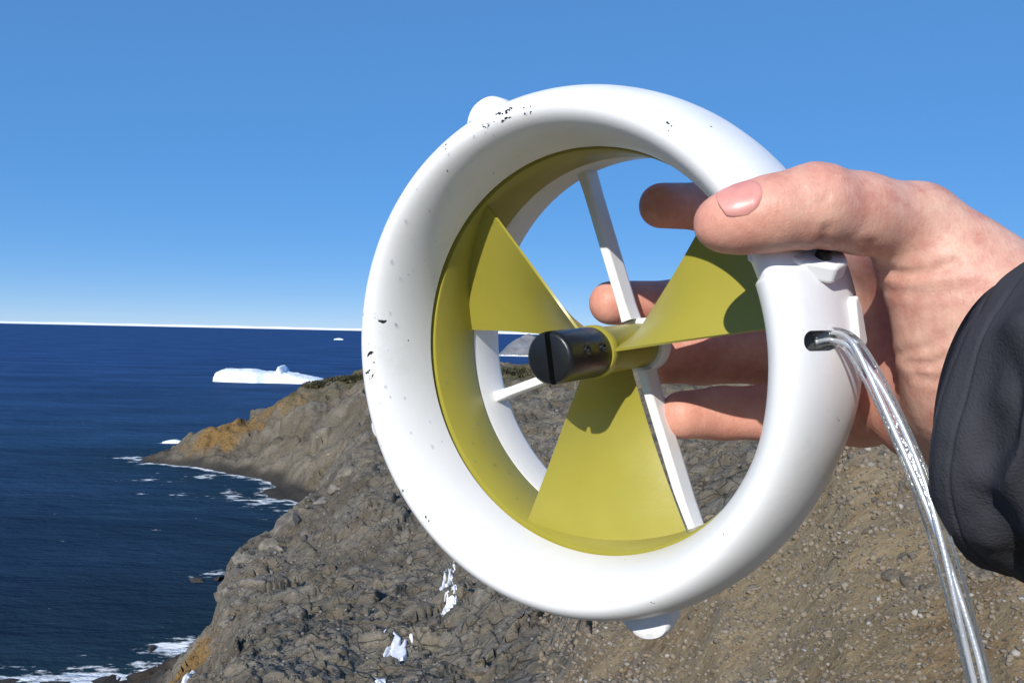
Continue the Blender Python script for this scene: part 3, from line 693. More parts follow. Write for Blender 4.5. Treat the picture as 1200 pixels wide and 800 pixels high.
def prism(outline, z0, z1, tf):
    n = len(outline)
    V = np.concatenate([np.c_[outline, np.full(n, z0)], np.c_[outline, np.full(n, z1)]])
    Fc = [tuple(range(n))[::-1], tuple(range(n, 2 * n))] + [(k, (k + 1) % n, n + (k + 1) % n, n + k) for k in range(n)]
    return tf(V), Fc
slot_c = surf_at(962, 398)
slot_n = np.array([.62, .05, .78])
slot_r = eye2loc(TC0 + np.array([1, -.35, .02]))
sf = frame_at(slot_c, slot_n, slot_r)
cv, cf = prism(stadium(.0118, .0056, .0026), -.0062, .006, sf)
cut = part('cut', cv, cf, WHITE, turb, False)
apply_cut(housing, cut)
housing.data.polygons.foreach_set('use_smooth', np.ones(len(housing.data.polygons), bool))
housing.modifiers.new('es', 'EDGE_SPLIT').split_angle = math.radians(38)
gv, gf = prism(stadium(.0100, .0048, .002), -.0064, -.0036, sf); part('cable_gland', gv, gf, DARKR, housing, False, bevel=.0003)
# mounting lugs round the outside
def lug(deg, rtip, a0, width, name='lug'):
    t = math.radians(deg); er = np.array([math.cos(t), math.sin(t), 0]); et = np.array([-math.sin(t), math.cos(t), 0]); ez = np.array([0, 0, 1.])
    n = 40; out = []
    r0 = .0845
    for k in range(n):
        s = k / (n - 1) * 2 - 1                       # across, smooth bell outline
        out.append((s * width, r0 + (rtip - r0) * (1 - abs(s) ** 2.4) ** .85))
    out = np.array(out)
    lay = [(-.0046, .80), (-.0040, .95), (-.0024, 1), (.0014, 1), (.0032, .95), (.0040, .80)]
    V, Fc = [], []
    for z, sc in lay:
        for x, r in out: V.append(et * x * (.94 + .06 * sc) + er * (r0 + (r - r0) * sc) + ez * (a0 + z))
    m = len(lay)
    for j in range(m - 1):
        for k in range(n): Fc.append((j * n + k, j * n + (k + 1) % n, (j + 1) * n + (k + 1) % n, (j + 1) * n + k))
    Fc.append(tuple(range(n))[::-1]); Fc.append(tuple(range((m - 1) * n, m * n)))
    o = part(name, np.array(V), Fc, WHITE, housing)
    hv, hf = prism(stadium(.0046, .0032, .0015), -.02, .02, lambda q: er * (rtip - .0042) + q[:, :1] * et + q[:, 1:2] * er + q[:, 2:] * ez + ez * a0)
    apply_cut(o, part('cut', hv, hf, WHITE, housing, False)); o.data.polygons.foreach_set('use_smooth', np.ones(len(o.data.polygons), bool))
    o.modifiers.new('es', 'EDGE_SPLIT').split_angle = math.radians(45)
lug(113.0, .1008, .000, .0135); lug(198, .1015, .006, .0095); lug(285.8, .0980, .003, .0120)
# flange with screw above the collar
fc = surf_at(945, 303)
ff = frame_at(fc, eye2loc(TC0 + np.array([.12, -.55, .83])) , eye2loc(TC0 + np.array([1, -.45, .12])))
fo = np.array([(-.0125, -.0015), (-.009, -.0036), (-.001, -.0042), (.0065, -.003), (.0088, .002), (.008, .0075), (.003, .0095), (-.006, .0085), (-.0115, .004)])
fo = fo * np.array([1.25, 1.15]); fv, ff_ = prism(fo, -.0045, .0012, ff)
part('flange', fv, ff_, WHITE, housing, False, bevel=.0011)
def cyl(p0, p1, r0, r1, n=28, caps=True):
    p0, p1 = np.asarray(p0, float), np.asarray(p1, float); z = p1 - p0; z /= np.linalg.norm(z); x = np.cross(z, (.3, .9, .2)); x /= np.linalg.norm(x); y = np.cross(z, x)
    a = np.linspace(0, 2 * np.pi, n, endpoint=False); c = np.cos(a)[:, None] * x + np.sin(a)[:, None] * y
    V = np.concatenate([p0 + r0 * c, p1 + r1 * c]); Fc = [(k, (k + 1) % n, n + (k + 1) % n, n + k) for k in range(n)]
    if caps: Fc += [tuple(range(n))[::-1], tuple(range(n, 2 * n))]
    return V, Fc
sp = np.array([[.0040, .0008, 0]])
scr = part('screw', *cyl(ff(sp + np.array([0, 0, .0008]))[0], ff(sp + np.array([0, 0, .0034]))[0], .0023, .0021), BLACK, housing, False, 'small black screw head in the white flange', bevel=.0005)
part('screw_socket', *cyl(ff(sp + np.array([0, 0, .0030]))[0], ff(sp + np.array([0, 0, .0037]))[0], .0009, .0008, 6), STEEL, scr, False)
# clip behind the collar
kc = surf_at(1000, 375)
kf = frame_at(kc, eye2loc(TC0 + np.array([.8, -.6, .1])), eye2loc(TC0 + np.array([.6, .8, 0.])))
kv, kf_ = prism(np.array([(-.002, -.0062), (.0035, -.0072), (.0062, -.0058), (.0040, .0045), (.0012, .0078), (-.002, .006)]), -.003, .0020, kf)
part('clip', kv, kf_, WHITE, housing, False, bevel=.0008)

# rotor: rim, hub, three blades
def revolve(name, pr, mat, parent, n=200, label=None):
    pr = np.array(pr); a = np.linspace(0, 2 * np.pi, n, endpoint=False)
    V = np.stack([np.outer(np.cos(a), pr[:, 0]), np.outer(np.sin(a), pr[:, 0]), np.tile(pr[:, 1], (n, 1))], -1)
    o = part(name, V.reshape(-1, 3), ringfaces(n, len(pr)), mat, parent, True, label); o.modifiers.new('es', 'EDGE_SPLIT').split_angle = math.radians(40)
    return o
revolve('rotor_rim', [(.0700, -.0020), (.0697, -.0026), (.0697, -.0256), (.0700, -.0262), (.0730, -.0262), (.0730, -.0020)], OLIVE, turb)
revolve('rotor_hub', [(.0002, -.0050), (.0092, -.0050), (.0095, -.0055), (.0094, -.0085), (.0086, -.0100), (.0085, -.025), (.0086, -.0400), (.0002, -.0400)], OLIVE, turb, 64)
def blade(th_f):
    nr, nc, tk = 40, 30, .0016
    top = np.zeros((nr, nc, 3)); nrm = np.zeros_like(top)
    r = np.linspace(.0076, .0701, nr)
    for i, rr in enumerate(r):
        k = (rr - .0076) / (.0701 - .0076)
        af, ar = -.0060 + .0020 * k, -.0300 + .005 * k
        t = np.linspace(0, 1, nc)
        thv = th_f + math.radians(46 - 4 * (1 - k)) * t
        cam = .0009 * np.sin(np.pi * t) * (1 - .3 * k)
        top[i] = np.stack([rr * np.cos(thv), rr * np.sin(thv), af + (ar - af) * t - cam], -1)
    gu = np.gradient(top, axis=0); gv_ = np.gradient(top, axis=1); nrm = np.cross(gu, gv_); nrm /= np.linalg.norm(nrm, axis=-1)[..., None]
    thick = (tk * (.35 + .65 * np.sin(np.pi * np.clip(np.linspace(0.04, .96, nc), 0, 1)) ** .5))[None, :, None]
    bot = top - nrm * thick * np.sign((nrm[..., 2:]).mean())
    V = np.concatenate([top.reshape(-1, 3), bot.reshape(-1, 3)]); N = nr * nc; ii = np.arange(N).reshape(nr, nc); Fc = []
    q = np.stack([ii[:-1, :-1], ii[1:, :-1], ii[1:, 1:], ii[:-1, 1:]], -1).reshape(-1, 4); Fc = [q, q[:, ::-1] + N]
    loop = list(ii[0, :]) + list(ii[1:, -1]) + list(ii[-1, -2::-1]) + list(ii[-2:0:-1, 0])
    loop = np.array(loop); nx = np.roll(loop, -1); Fc.append(np.stack([nx, loop, loop + N, nx + N], -1)[:, ::-1])
    o = part('blade', V, np.concatenate(Fc), OLIVE); o.modifiers.new('es', 'EDGE_SPLIT').split_angle = math.radians(35)
    return o
for k, nm in enumerate(('upper left blade, its inner root by the black shaft cap', 'lower blade with the cap shadow across its root', 'right blade partly shaded by the thumb')):
    blade(math.radians((128.0, 245.0, 7.0)[k]))['label'] = nm
cap = revolve('shaft_cap', [(.0002, .0218), (.0076, .0218), (.0083, .0215), (.0088, .0208), (.0089, .0198), (.0089, -.0040), (.0085, -.0049), (.0002, -.0049)], BLACK, turb, 64)
sv, sfc = prism(np.array([(-.00105, -.02), (.00105, -.02), (.00105, .02), (-.00105, .02)]), .0172, .04, lambda q: q @ np.array([[math.cos(.10), math.sin(.10), 0], [-math.sin(.10), math.cos(.10), 0], [0, 0, 1]]) + np.array([.0006, 0, 0]))
apply_cut(cap, part('cut', sv, sfc, BLACK, turb, False)); cap.modifiers.new('es', 'EDGE_SPLIT').split_angle = math.radians(40)
for a in (.0112, .0005):                                   # two grub screws on the flank
    d = np.array([math.cos(math.radians(14)), math.sin(math.radians(14)), 0])
    s1 = revolve('set_screw', [(.0010, .0), (.0018, 0), (.0018, .0006), (.0015, .0009), (.0010, .0007)], simple('set_screw_metal', (.08, .085, .1), .25, .5, .9), cap, 24)
    z = d; x = np.array([0, 0, 1.]); y = np.cross(z, x); s1.matrix_local = Matrix(np.vstack([np.c_[np.stack([x, y, z], 1), d * .0085 + np.array([0, 0, a])], [0, 0, 0, 1]]).tolist())
# rear spider
revolve('strut_hub', [(.0002, -.0405), (.0100, -.0405), (.0104, -.041), (.0104, -.0470), (.0098, -.0476), (.0002, -.0476)], WHITE, turb, 48)
for deg in (106.8, 198.0, 287.0, 17.0):
    t = math.radians(deg); er = np.array([math.cos(t), math.sin(t), 0]); et = np.array([-math.sin(t), math.cos(t), 0])
    ol = np.array([(-.0014, -.0355), (.0014, -.0355), (.0019, -.0365), (.0019, -.0440), (.0012, -.0462), (-.0012, -.0462), (-.0019, -.0440), (-.0019, -.0365)])
    V = []
    for r, sc in ((.010, 1.2), (.016, 1.0), (.062, 1.0), (.0712, 1.25)):
        for x, z in ol: V.append(er * r + et * x * sc + np.array([0, 0, z]))
    n = len(ol); Fc = [(j * n + k, j * n + (k + 1) % n, (j + 1) * n + (k + 1) % n, (j + 1) * n + k) for j in range(3) for k in range(n)]
    part('strut', np.array(V), Fc, WHITE, turb, False, bevel=.0004)
# water droplets on the plastic
def droplets():
    rr = np.random.default_rng(8); V, Fc = [], []
    bm = bmesh.new(); bmesh.ops.create_icosphere(bm, subdivisions=2, radius=1); bv = np.array([v.co[:] for v in bm.verts]); bf = np.array([[v.index for v in f.verts] for f in bm.faces]); bm.free()
    pts = []
    for k in range(70):
        t = rr.uniform(math.radians(95), math.radians(215)); j = int(rr.integers(3, 40))
        pr = prof[j]; nn = pdir[j]; er = np.array([math.cos(t), math.sin(t), 0]); pts.append((er * pr[0] + np.array([0, 0, pr[1]]), er * nn[0] + np.array([0, 0, nn[1]]), rr.uniform(.00025, .0007)))
    for k in range(16):
        t = rr.uniform(math.radians(130), math.radians(240)); er = np.array([math.cos(t), math.sin(t), 0]); pts.append((er * .0697 + np.array([0, 0, rr.uniform(-.025, -.004)]), -er, rr.uniform(.0003, .0008)))
    for c, nn, r in pts:
        x = np.cross(nn, (.2, .5, .7)); x /= np.linalg.norm(x); y = np.cross(nn, x)
        V.append(c + bv @ np.stack([x * r, y * r * rr.uniform(1, 1.6), nn * r * .55])); Fc.append(bf + 42 * len(Fc))
    M = Mat('water_drop'); a_ = M.n('ShaderNodeBsdfTransparent', i_Color=(.97, .98, 1, 1)); b_ = M.n('ShaderNodeBsdfGlossy', i_Roughness=.05); x_ = M.n('ShaderNodeMixShader', i_Fac=.16); M.l(a_.outputs[0], x_.inputs[1]); M.l(b_.outputs[0], x_.inputs[2]); M.l(x_.outputs[0], M.t.nodes['Material Output'].inputs['Surface'])
    o = part('water_droplets', np.concatenate(V), np.concatenate(Fc), M.m); o['kind'] = 'stuff'
droplets()

# clear cable
def catmull(pts, n=14):
    pts = np.array(pts); pp = np.vstack([2 * pts[0] - pts[1], pts, 2 * pts[-1] - pts[-2]]); out = []
    for i in range(1, len(pp) - 2):
        for t in np.linspace(0, 1, n, endpoint=False):
            a, b, c, d = pp[i - 1:i + 3]; out.append(.5 * (2 * b + (c - a) * t + (2 * a - 5 * b + 4 * c - d) * t ** 2 + (-a + 3 * b - 3 * c + d) * t ** 3))
    out.append(pts[-1]); return np.array(out)
def tube(path, rad, n=20, twist=0, off=0.):
    path = np.asarray(path); tg = np.gradient(path, axis=0); tg /= np.linalg.norm(tg, axis=1)[:, None]
    x = np.cross(tg[0], (.1, 1, .2)); x /= np.linalg.norm(x); a = np.linspace(0, 2 * np.pi, n, endpoint=False); V = []; cen = []
    for k in range(len(path)):
        x = x - tg[k] * (x @ tg[k]); x /= np.linalg.norm(x); y = np.cross(tg[k], x)
        ph = twist * k; c = path[k] + off * (math.cos(ph) * x + math.sin(ph) * y); cen.append(c)
        r = rad[k] if hasattr(rad, '__len__') else rad
        V.append(c + r * (np.cos(a)[:, None] * x + np.sin(a)[:, None] * y))
    m = len(path); Fc = [(k * n + j, k * n + (j + 1) % n, (k + 1) * n + (j + 1) % n, (k + 1) * n + j) for k in range(m - 1) for j in range(n)]
    return np.concatenate(V), Fc + [tuple(range(n))[::-1], tuple(range((m - 1) * n, m * n))]
inner = loc2eye(sf(np.array([[-.001, 0, -.0035]])))[0]
cpath = catmull([inner, P(974, 394, .2445), P(996, 402, .2395), P(1020, 437, .2345), P(1048, 492, .2280), P(1078, 562, .2210), P(1106, 645, .2150), P(1130, 730, .2110), P(1150, 810, .2085), P(1172, 920, .207), P(1200, 1080, .206), P(1240, 1300, .207)], 18)
crad = np.interp(np.arange(len(cpath)), [0, 12, 40, 130, 216], [.0023, .0026, .0027, .0028, .0029])
TUBEM = Mat('clear_pvc')                     # thin clear sheath: lets light through to the wires, shiny at the edges
_lw = TUBEM.n('ShaderNodeLayerWeight', i_Blend=.30); _nb = TUBEM.bump(TUBEM.noise(TUBEM.coord(), 240, 3), .35, .0008)
_tr = TUBEM.n('ShaderNodeBsdfTransparent', i_Color=(.93, .95, .96, 1)); _gl = TUBEM.n('ShaderNodeBsdfGlossy', i_Color=(1, 1, 1, 1), i_Roughness=.10); TUBEM.l(_nb, _gl.inputs['Normal']); TUBEM.l(_nb, _lw.inputs['Normal'])
_df = TUBEM.n('ShaderNodeBsdfDiffuse', i_Color=(.75, .77, .78, 1)); _m0 = TUBEM.n('ShaderNodeMixShader', i_Fac=.22); TUBEM.l(_gl.outputs[0], _m0.inputs[1]); TUBEM.l(_df.outputs[0], _m0.inputs[2])
_mx = TUBEM.n('ShaderNodeMixShader'); TUBEM.l(TUBEM.math('ADD', TUBEM.math('MULTIPLY', _lw.outputs['Fresnel'], .9), .06, True), _mx.inputs[0]); TUBEM.l(_tr.outputs[0], _mx.inputs[1]); TUBEM.l(_m0.outputs[0], _mx.inputs[2])
TUBEM.l(_mx.outputs[0], TUBEM.t.nodes['Material Output'].inputs['Surface'])
WIRE = simple('tinned_wire', (.74, .75, .77), .3, .5, .55, 1800, .3)
cable = part('cable', *tube(eye2loc(cpath), crad, 24), TUBEM.m, turb, True, 'clear plastic cable sheath with silvery wires inside')
for s in (0, 1):
    part('wire', *tube(eye2loc(cpath), crad * .27, 12, .05, .00112 * (1 if s else -1)), WIRE, cable)
# ================================================================== HAND
person = bpy.data.objects.new('person', None); COL.objects.link(person); person.matrix_world = Matrix(np.array(CAMM).tolist())
person.empty_display_size = .1
tag(person, 'right hand in a dark grey jacket sleeve gripping the turbine ring from the right', 'person')
VX = .00125
lo_b, hi_b = np.array([.015, .150, -.062]), np.array([.225, .398, .070])
gx, gy, gz = [np.arange(lo_b[k], hi_b[k], VX) for k in range(3)]
SH = (len(gx), len(gy), len(gz))
def smin(a, b, k):
    h = np.clip(.5 + .5 * (b - a) / k, 0, 1); return b * (1 - h) + a * h - k * h * (1 - h)
class Vol:
    def __init__(s): s.d = np.full(SH, .05, np.float32)
    def cone(s, a, b, ra, rb, k):
        a, b = np.asarray(a), np.asarray(b); pad = max(ra, rb) + .02
        lo = np.minimum(a, b) - pad; hi = np.maximum(a, b) + pad
        sl = tuple(slice(max(0, int((lo[i] - lo_b[i]) / VX)), max(0, min(SH[i], int((hi[i] - lo_b[i]) / VX) + 2))) for i in range(3))
        X, Y, Zz = gx[sl[0]][:, None, None] - a[0], gy[sl[1]][None, :, None] - a[1], gz[sl[2]][None, None, :] - a[2]
        ab = b - a; L2 = ab @ ab; t = np.clip((X * ab[0] + Y * ab[1] + Zz * ab[2]) / L2, 0, 1)
        d = np.sqrt((X - t * ab[0]) ** 2 + (Y - t * ab[1]) ** 2 + (Zz - t * ab[2]) ** 2) - (ra + (rb - ra) * t)
        s.d[sl] = smin(s.d[sl], d.astype(np.float32), k)
    def chain(s, nodes, k=.004):
        for (p, r), (q, r2) in zip(nodes[:-1], nodes[1:]): s.cone(P(*p), P(*q), r / 1000, r2 / 1000, k)
palm = Vol()
for a, ra, b, rb in (((1150, 370, .262), 14, (1018, 287, .330), 12), ((1165, 395, .266), 15, (1001, 347, .342), 12), ((1165, 425, .264), 15, (1001, 414, .340), 11.5), ((1150, 460, .26), 15, (1010, 482, .322), 11.5)):
    palm.chain([(a, ra), (b, rb)], .010)
palm.chain([((1088, 497, .285), 12.5), ((1150, 482, .252), 15)], .012)                      # heel of the hand
palm.chain([((1070, 275, .256), 11.5), ((1118, 330, .253), 16.5), ((1150, 385, .253), 19.5), ((1170, 425, .252), 20)], .010)   # ball of the thumb
palm.chain([((1075, 285, .262), 8.5), ((1028, 292, .318), 8.5)], .010)                       # web
arm_d = np.array([.50, -.85, -.06]); arm_d /= np.linalg.norm(arm_d)
w1, w2 = P(1148, 352, .250), P(1165, 440, .250)
palm.cone(w1, w1 + arm_d * .07 + np.array([0, 0, -.030]), .0150, .014, .010); palm.cone(w2, w2 + arm_d * .09, .019, .026, .014)
vol = palm
thumb = Vol(); thumb.chain([((844, 262, .2400), 7.3), ((866, 258, .2390), 8.6), ((905, 250, .2382), 9.7), ((955, 241, .2392), 10.8), ((1008, 250, .2440), 10.5), ((1072, 264, .2510), 11.4), ((1100, 300, .2520), 14)], .004)
THUMB = thumb.d.copy()
vol.d = smin(vol.d, thumb.d, .006)
fing = [
  [((1018, 287, .330), 12), ((905, 252, .353), 9.8), ((825, 242, .351), 9.3), ((775, 241, .343), 8.8)],
  [((1001, 347, .342), 12), ((885, 353, .376), 10), ((790, 355, .381), 9.6), ((716, 355, .371), 9.3)],
  [((1001, 411, .340), 12), ((895, 416, .366), 11.8), ((820, 418, .370), 11.4), ((776, 420, .360), 10.3)],
  [((1010, 482, .322), 11.8), ((905, 483, .345), 10.9), ((845, 484, .348), 10.2), ((800, 486, .342), 9.3)]]
fv_ = None
for nodes in fing:
    f = Vol(); f.chain(nodes, .003)
    fv_ = f.d if fv_ is None else smin(fv_, f.d, .0016)
vol.d = smin(vol.d, fv_, .006)
def surface_nets(D):
    ins = D < 0
    cnt = sum(ins[i:SH[0] - 1 + i, j:SH[1] - 1 + j, k:SH[2] - 1 + k].astype(np.int8) for i in (0, 1) for j in (0, 1) for k in (0, 1))
    act = np.argwhere((cnt > 0) & (cnt < 8)); imap = np.full(cnt.shape, -1, np.int32); imap[tuple(act.T)] = np.arange(len(act))
    acc = np.zeros((len(act), 3)); num = np.zeros(len(act))
    cor = [(i, j, k) for i in (0, 1) for j in (0, 1) for k in (0, 1)]
    for a in range(8):
        for b in range(a + 1, 8):
            ca, cb = np.array(cor[a]), np.array(cor[b])
            if np.abs(ca - cb).sum() != 1: continue
            da, db = D[tuple((act + ca).T)], D[tuple((act + cb).T)]; m = (da < 0) != (db < 0)
            t = np.where(m, da / np.where(m, da - db, 1), 0)
            acc[m] += (ca + (cb - ca) * t[:, None])[m]; num[m] += 1
    V = (act + acc / num[:, None]) * VX + lo_b; Q = []
    for ax in range(3):
        sa = [slice(None)] * 3; sb = [slice(None)] * 3; sa[ax] = slice(0, -1); sb[ax] = slice(1, None)
        e = ins[tuple(sa)] != ins[tuple(sb)]; pts = np.argwhere(e); b, c = [(1, 2), (2, 0), (0, 1)][ax]
        ok = (pts[:, b] > 0) & (pts[:, c] > 0) & (pts[:, b] < SH[b] - 1) & (pts[:, c] < SH[c] - 1); pts = pts[ok]
        eb = np.zeros(3, int); ec = np.zeros(3, int); eb[b] = 1; ec[c] = 1
        q = np.stack([imap[tuple((pts - eb - ec).T)], imap[tuple((pts - ec).T)], imap[tuple(pts.T)], imap[tuple((pts - eb).T)]], -1)
        fl = ins[tuple(pts.T)]; q[~fl] = q[~fl][:, ::-1]; Q.append(q)
    return V, np.concatenate(Q)
hv_, hq = surface_nets(vol.d)
def smooth_mesh(V, Q, it, lam=.5):
    e = np.concatenate([Q[:, [0, 1]], Q[:, [1, 2]], Q[:, [2, 3]], Q[:, [3, 0]]]); n = len(V)
    deg = np.bincount(e.ravel(), minlength=n).astype(float)
    for _ in range(it):
        s = np.zeros_like(V)
        for c in range(3): s[:, c] = np.bincount(e[:, 0], V[e[:, 1], c], n) + np.bincount(e[:, 1], V[e[:, 0], c], n)
        V = V + lam * (s / deg[:, None] - V)
    return V
hv_ = smooth_mesh(hv_, hq, 3)
def vnormals(V, Q):
    fn = np.cross(V[Q[:, 2]] - V[Q[:, 0]], V[Q[:, 3]] - V[Q[:, 1]]); N = np.zeros_like(V)
    for k in range(4):
        for c in range(3): N[:, c] += np.bincount(Q[:, k], fn[:, c], len(V))
    return N / (np.linalg.norm(N, axis=1)[:, None] + 1e-12)
hn = vnormals(hv_, hq)
hp = eye2px(hv_)
front = (np.sum(hn * hv_, 1) < 0) & (hv_[:, 1] < .275)
def polyd(q, pts):
    d = np.full(len(q), 1e9)
    for a, b in zip(pts[:-1], pts[1:]):
        a, b = np.array(a, float), np.array(b, float); t = np.clip(((q - a) @ (b - a)) / ((b - a) @ (b - a)), 0, 1); d = np.minimum(d, np.hypot(*(q - a - t[:, None] * (b - a)).T))
    return d
creases = [([(969, 268), (966, 280), (958, 294)], 5, .7), ([(1035, 316), (1060, 322), (1090, 318), (1120, 308)], 5, .95), ([(1038, 340), (1080, 344), (1120, 342), (1150, 332)], 5, .35), ([(1056, 415), (1085, 408), (1115, 388)], 5, .7),
           ([(1064, 425), (1092, 427), (1120, 414)], 4, .9), ([(940, 222), (948, 240), (966, 238), (976, 218)], 4, .35), ([(952, 205), (966, 214), (978, 206)], 4, .3), ([(932, 214), (936, 236), (946, 250)], 3.5, .25),
           ([(1075, 440), (1100, 446), (1120, 440)], 4, .5), ([(1020, 285), (1024, 300), (1016, 312)], 5, .5)]
disp = np.zeros(len(hv_))
for pts, wd, dep in creases:
    d = polyd(hp, pts); disp -= front * (.75 * dep * np.exp(-(d / wd) ** 2) - .35 * dep * np.exp(-((d - 2.4 * wd) / (1.3 * wd)) ** 2)) * .001
# nail bed: sink the skin round the nail a little
disp += .00008 * noise3(hv_ * 420, 3) * (hv_[:, 1] < .28)
hv_ = hv_ + hn * disp[:, None]
SK = Mat('skin'); _pc = SK.coord()
red = SK.at('red'); nz = SK.noise(_pc, 75, 5, .7); nz2 = SK.noise(_pc, 420, 4, .65)
skc = SK.ramp(nz, [(.36, (.52, .245, .185)), (.47, (.60, .335, .255)), (.55, (.64, .38, .285)), (.66, (.69, .45, .335))])
skc = SK.mix(SK.math('MULTIPLY', red, .75), skc, SK.ramp(nz, [(.3, (.62, .235, .165)), (.7, (.73, .34, .255))]))
skc = SK.mix(SK.ramp(nz2, [(.5, 0), (.75, .28)]), skc, (.55, .25, .18))
SK.set(Base_Color=skc, Roughness=SK.ramp(nz2, [(.3, .42), (.7, .58)]))
SK.b.inputs['Subsurface Weight'].default_value = .22; SK.b.inputs['Subsurface Radius'].default_value = (1, .35, .2); SK.b.inputs['Subsurface Scale'].default_value = .003
SK.b.inputs['Specular IOR Level'].default_value = .4
_vr = SK.voro(_pc, 900, 'DISTANCE_TO_EDGE'); _st = SK.n('ShaderNodeVectorMath', operation='MULTIPLY'); _st.inputs[1].default_value = (2.6, 1, .7); SK.l(_pc, _st.inputs[0])
_b = SK.bump(_vr, .22, .0004); _b = SK.bump(SK.noise(_st.outputs[0], 330, 4, .7), .22, .0012, _b); SK.l(_b, SK.b.inputs['Normal'])
hme = mesh_np('hand', hv_, hq, SK.m)
rd = np.zeros(len(hv_))
for c, r in ((P(850, 262, .24), .022), (P(716, 355, .371), .040), (P(776, 424, .364), .05), (P(800, 489, .342), .05), (P(775, 241, .343), .03), (P(880, 490, .345), .05), (P(1030, 500, .31), .045), (P(1050, 290, .29), .03)):
    rd = np.maximum(rd, np.exp(-(np.linalg.norm(hv_ - c, axis=1) / r) ** 2))
rd = np.maximum(rd, .45 * np.exp(-(np.linalg.norm(hv_ - P(955, 225, .23), axis=1) / .014) ** 2))
attr(hme, 'red', rd)
hand = link('hand', hme, person)
# thumb nail: curved plate laid over the thumb surface
def nail():
    ax = P(868, 256, .2390) - P(905, 249, .2382); ax /= np.linalg.norm(ax); c0 = P(866, 256, .2391)
    nd = np.array([-.10, -.80, .60]); nd -= ax * (nd @ ax); nd /= np.linalg.norm(nd); side = np.cross(ax, nd)
    def sd(p):
        i = ((p - lo_b) / VX); b = np.clip(np.floor(i).astype(int), 0, np.array(SH) - 2); f = i - b; r = 0
        for dx in (0, 1):
            for dy in (0, 1):
                for dz in (0, 1): r = r + (f[:, 0] if dx else 1 - f[:, 0]) * (f[:, 1] if dy else 1 - f[:, 1]) * (f[:, 2] if dz else 1 - f[:, 2]) * THUMB[b[:, 0] + dx, b[:, 1] + dy, b[:, 2] + dz]
        return r
    n, m = 24, 22; V = []; S, T = np.meshgrid(np.linspace(-1, 1, n), np.linspace(-1, 1, m), indexing='ij')
    for s0_, t0_ in zip(S.ravel(), T.ravel()):
        s = s0_ * math.sqrt(1 - (.50 if s0_ < 0 else .30) * t0_ ** 2); t = t0_ * math.sqrt(1 - (.40 if s0_ < 0 else .22) * s0_ ** 2)
        ang = t * math.radians(42) * (1 - .10 * max(0, s) ** 3); sx = s * .0060 * (1 - .16 * t * t) 
        if s < -.0: sx = s * .0060 * (1 - .42 * t * t)
        d = nd * math.cos(ang) + side * math.sin(ang); a = c0 + ax * sx
        rr_ = np.linspace(.003, .016, 120); pts = a + rr_[:, None] * d; val = sd(pts); k = int(np.argmax(val > 0)); ru = rr_[k] if val[k] > 0 else .009
        lift = .0003 - .0009 * max(abs(t0_) ** 6, (max(0, -s0_)) ** 6) + .0002 * max(0, s) ** 3
        V.append(a + d * (min(ru, .0105) + lift))
    ii = np.arange(n * m).reshape(n, m); q = np.stack([ii[:-1, :-1], ii[1:, :-1], ii[1:, 1:], ii[:-1, 1:]], -1).reshape(-1, 4)
    V = smooth_mesh(np.array(V), q, 2, .4)
    M = Mat('finger_nail'); M.set(Base_Color=M.ramp(M.noise(M.coord(), 90, 4), [(.35, (.60, .235, .20)), (.65, (.70, .335, .285))]), Roughness=.33); M.b.inputs['Subsurface Weight'].default_value = .15; M.b.inputs['Subsurface Scale'].default_value = .002
    o = link('thumbnail', mesh_np('thumbnail', V, q, M.m), person); so_ = o.modifiers.new('thick', 'SOLIDIFY'); so_.thickness = .0005; so_.offset = 0; o['label'] = 'glossy pink thumb nail'
nail()
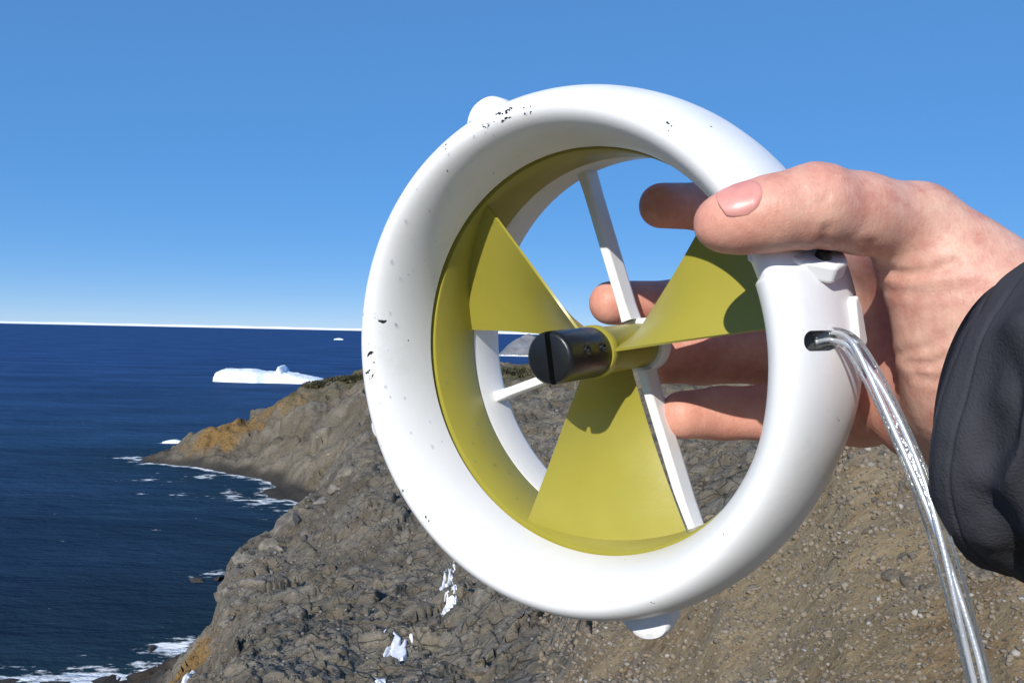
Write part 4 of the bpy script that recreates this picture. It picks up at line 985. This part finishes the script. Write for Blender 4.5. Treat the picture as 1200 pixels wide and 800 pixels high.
# jacket sleeve
def sleeve():
    nl, na = 260, 160; c0 = P(1187, 488, .232); d = arm_d
    x = np.cross(d, (0, 0, 1.)); x /= np.linalg.norm(x); y = np.cross(x, d)
    L = .26; S = np.linspace(0, 1, nl) ** 1.8; A = np.linspace(0, 2 * np.pi, na, endpoint=False); V = np.zeros((nl, na, 3))
    for i, s in enumerate(S):
        z = s * L
        r = .0385 + .020 * s ** .8
        e = np.stack([np.cos(A), np.sin(A), np.full(na, z / .05)], -1)
        fold = .0075 * noise3(e * np.array([1.3, 1.3, 1.1]) + 3.3, 2) - .004 * np.exp(-((((A - 3.7 + 9 * s + np.pi) % (2 * np.pi)) - np.pi) / .22) ** 2) * sstep(.015, .06, s) + .0042 * np.sin(z / .0042 + 2.6 * np.sin(A * 1.0 + 1) + 2.5 * noise3(e * 1.4, 5)) * sstep(.02, .10, s) * (.55 + .45 * noise3(e * np.array([2, 2, 3]), 14))
        fold += .0012 * noise3(e * np.array([4, 4, 5]), 8) + .0042 * (1 - 3.0 * np.abs(noise3(e * np.array([1.9, 1.9, 3.4]) + 7.7, 31))).clip(-.6, 1) * sstep(.03, .09, s)
        rim = -.0022 * math.exp(-(z / .0022) ** 2) 
        hem = -.0006 * np.exp(-((z - .0085 - .0008 * np.sin(3 * A)) / .0006) ** 2)
        pos3 = np.stack([np.cos(A) * r, np.sin(A) * r, np.full(na, z)], -1)
        fold += .0016 * noise3(pos3 / .011 + 2.2, 51) + .0012 * (1 - 2.5 * np.abs(noise3(pos3 / .017 + 5.1, 52))).clip(-.5, 1) + .0005 * noise3(pos3 / .004, 53)
        rr_ = r + fold * (.35 + .65 * sstep(0, .12, s)) + rim + hem
        V[i] = c0 + d * (z + (.0018 * np.sin(2 * A + .6) + .0035 * noise3(pos3 * np.array([1, 1, 0]) / .022, 61) * (1 - sstep(.0, .08, s)))[:, None]) + rr_[:, None] * (np.cos(A)[:, None] * x + np.sin(A)[:, None] * y * 1.04)
    inner_ = []
    for j, (z, k) in enumerate(((.001, .0034), (.006, .005), (.03, .006), (.07, .007))):
        inner_.append(c0 + d * z + (.0385 - k) * (np.cos(A)[:, None] * x + np.sin(A)[:, None] * y * 1.04))
    Vall = np.concatenate([np.array(inner_)[::-1].reshape(-1, 3), V.reshape(-1, 3)]); n = nl + 4
    ii = np.arange(n * na).reshape(n, na); a = ii[:-1]; b = ii[1:]; q = np.stack([a, np.roll(a, -1, 1), np.roll(b, -1, 1), b], -1).reshape(-1, 4)
    M = Mat('jacket_nylon'); p = M.coord(); wv = M.noise(p, 1400, 2)
    M.set(Base_Color=M.ramp(M.noise(p, 35, 5), [(.3, (.032, .033, .040)), (.7, (.050, .051, .061))]), Roughness=.88); M.b.inputs['Specular IOR Level'].default_value = .12
    M.l(M.bump(M.noise(p, 120, 4), .25, .002, M.bump(wv, .5, .0006)), M.b.inputs['Normal'])
    o = link('sleeve', mesh_np('sleeve', Vall, q, M.m), person); o['label'] = 'dark grey nylon jacket cuff'
sleeve()
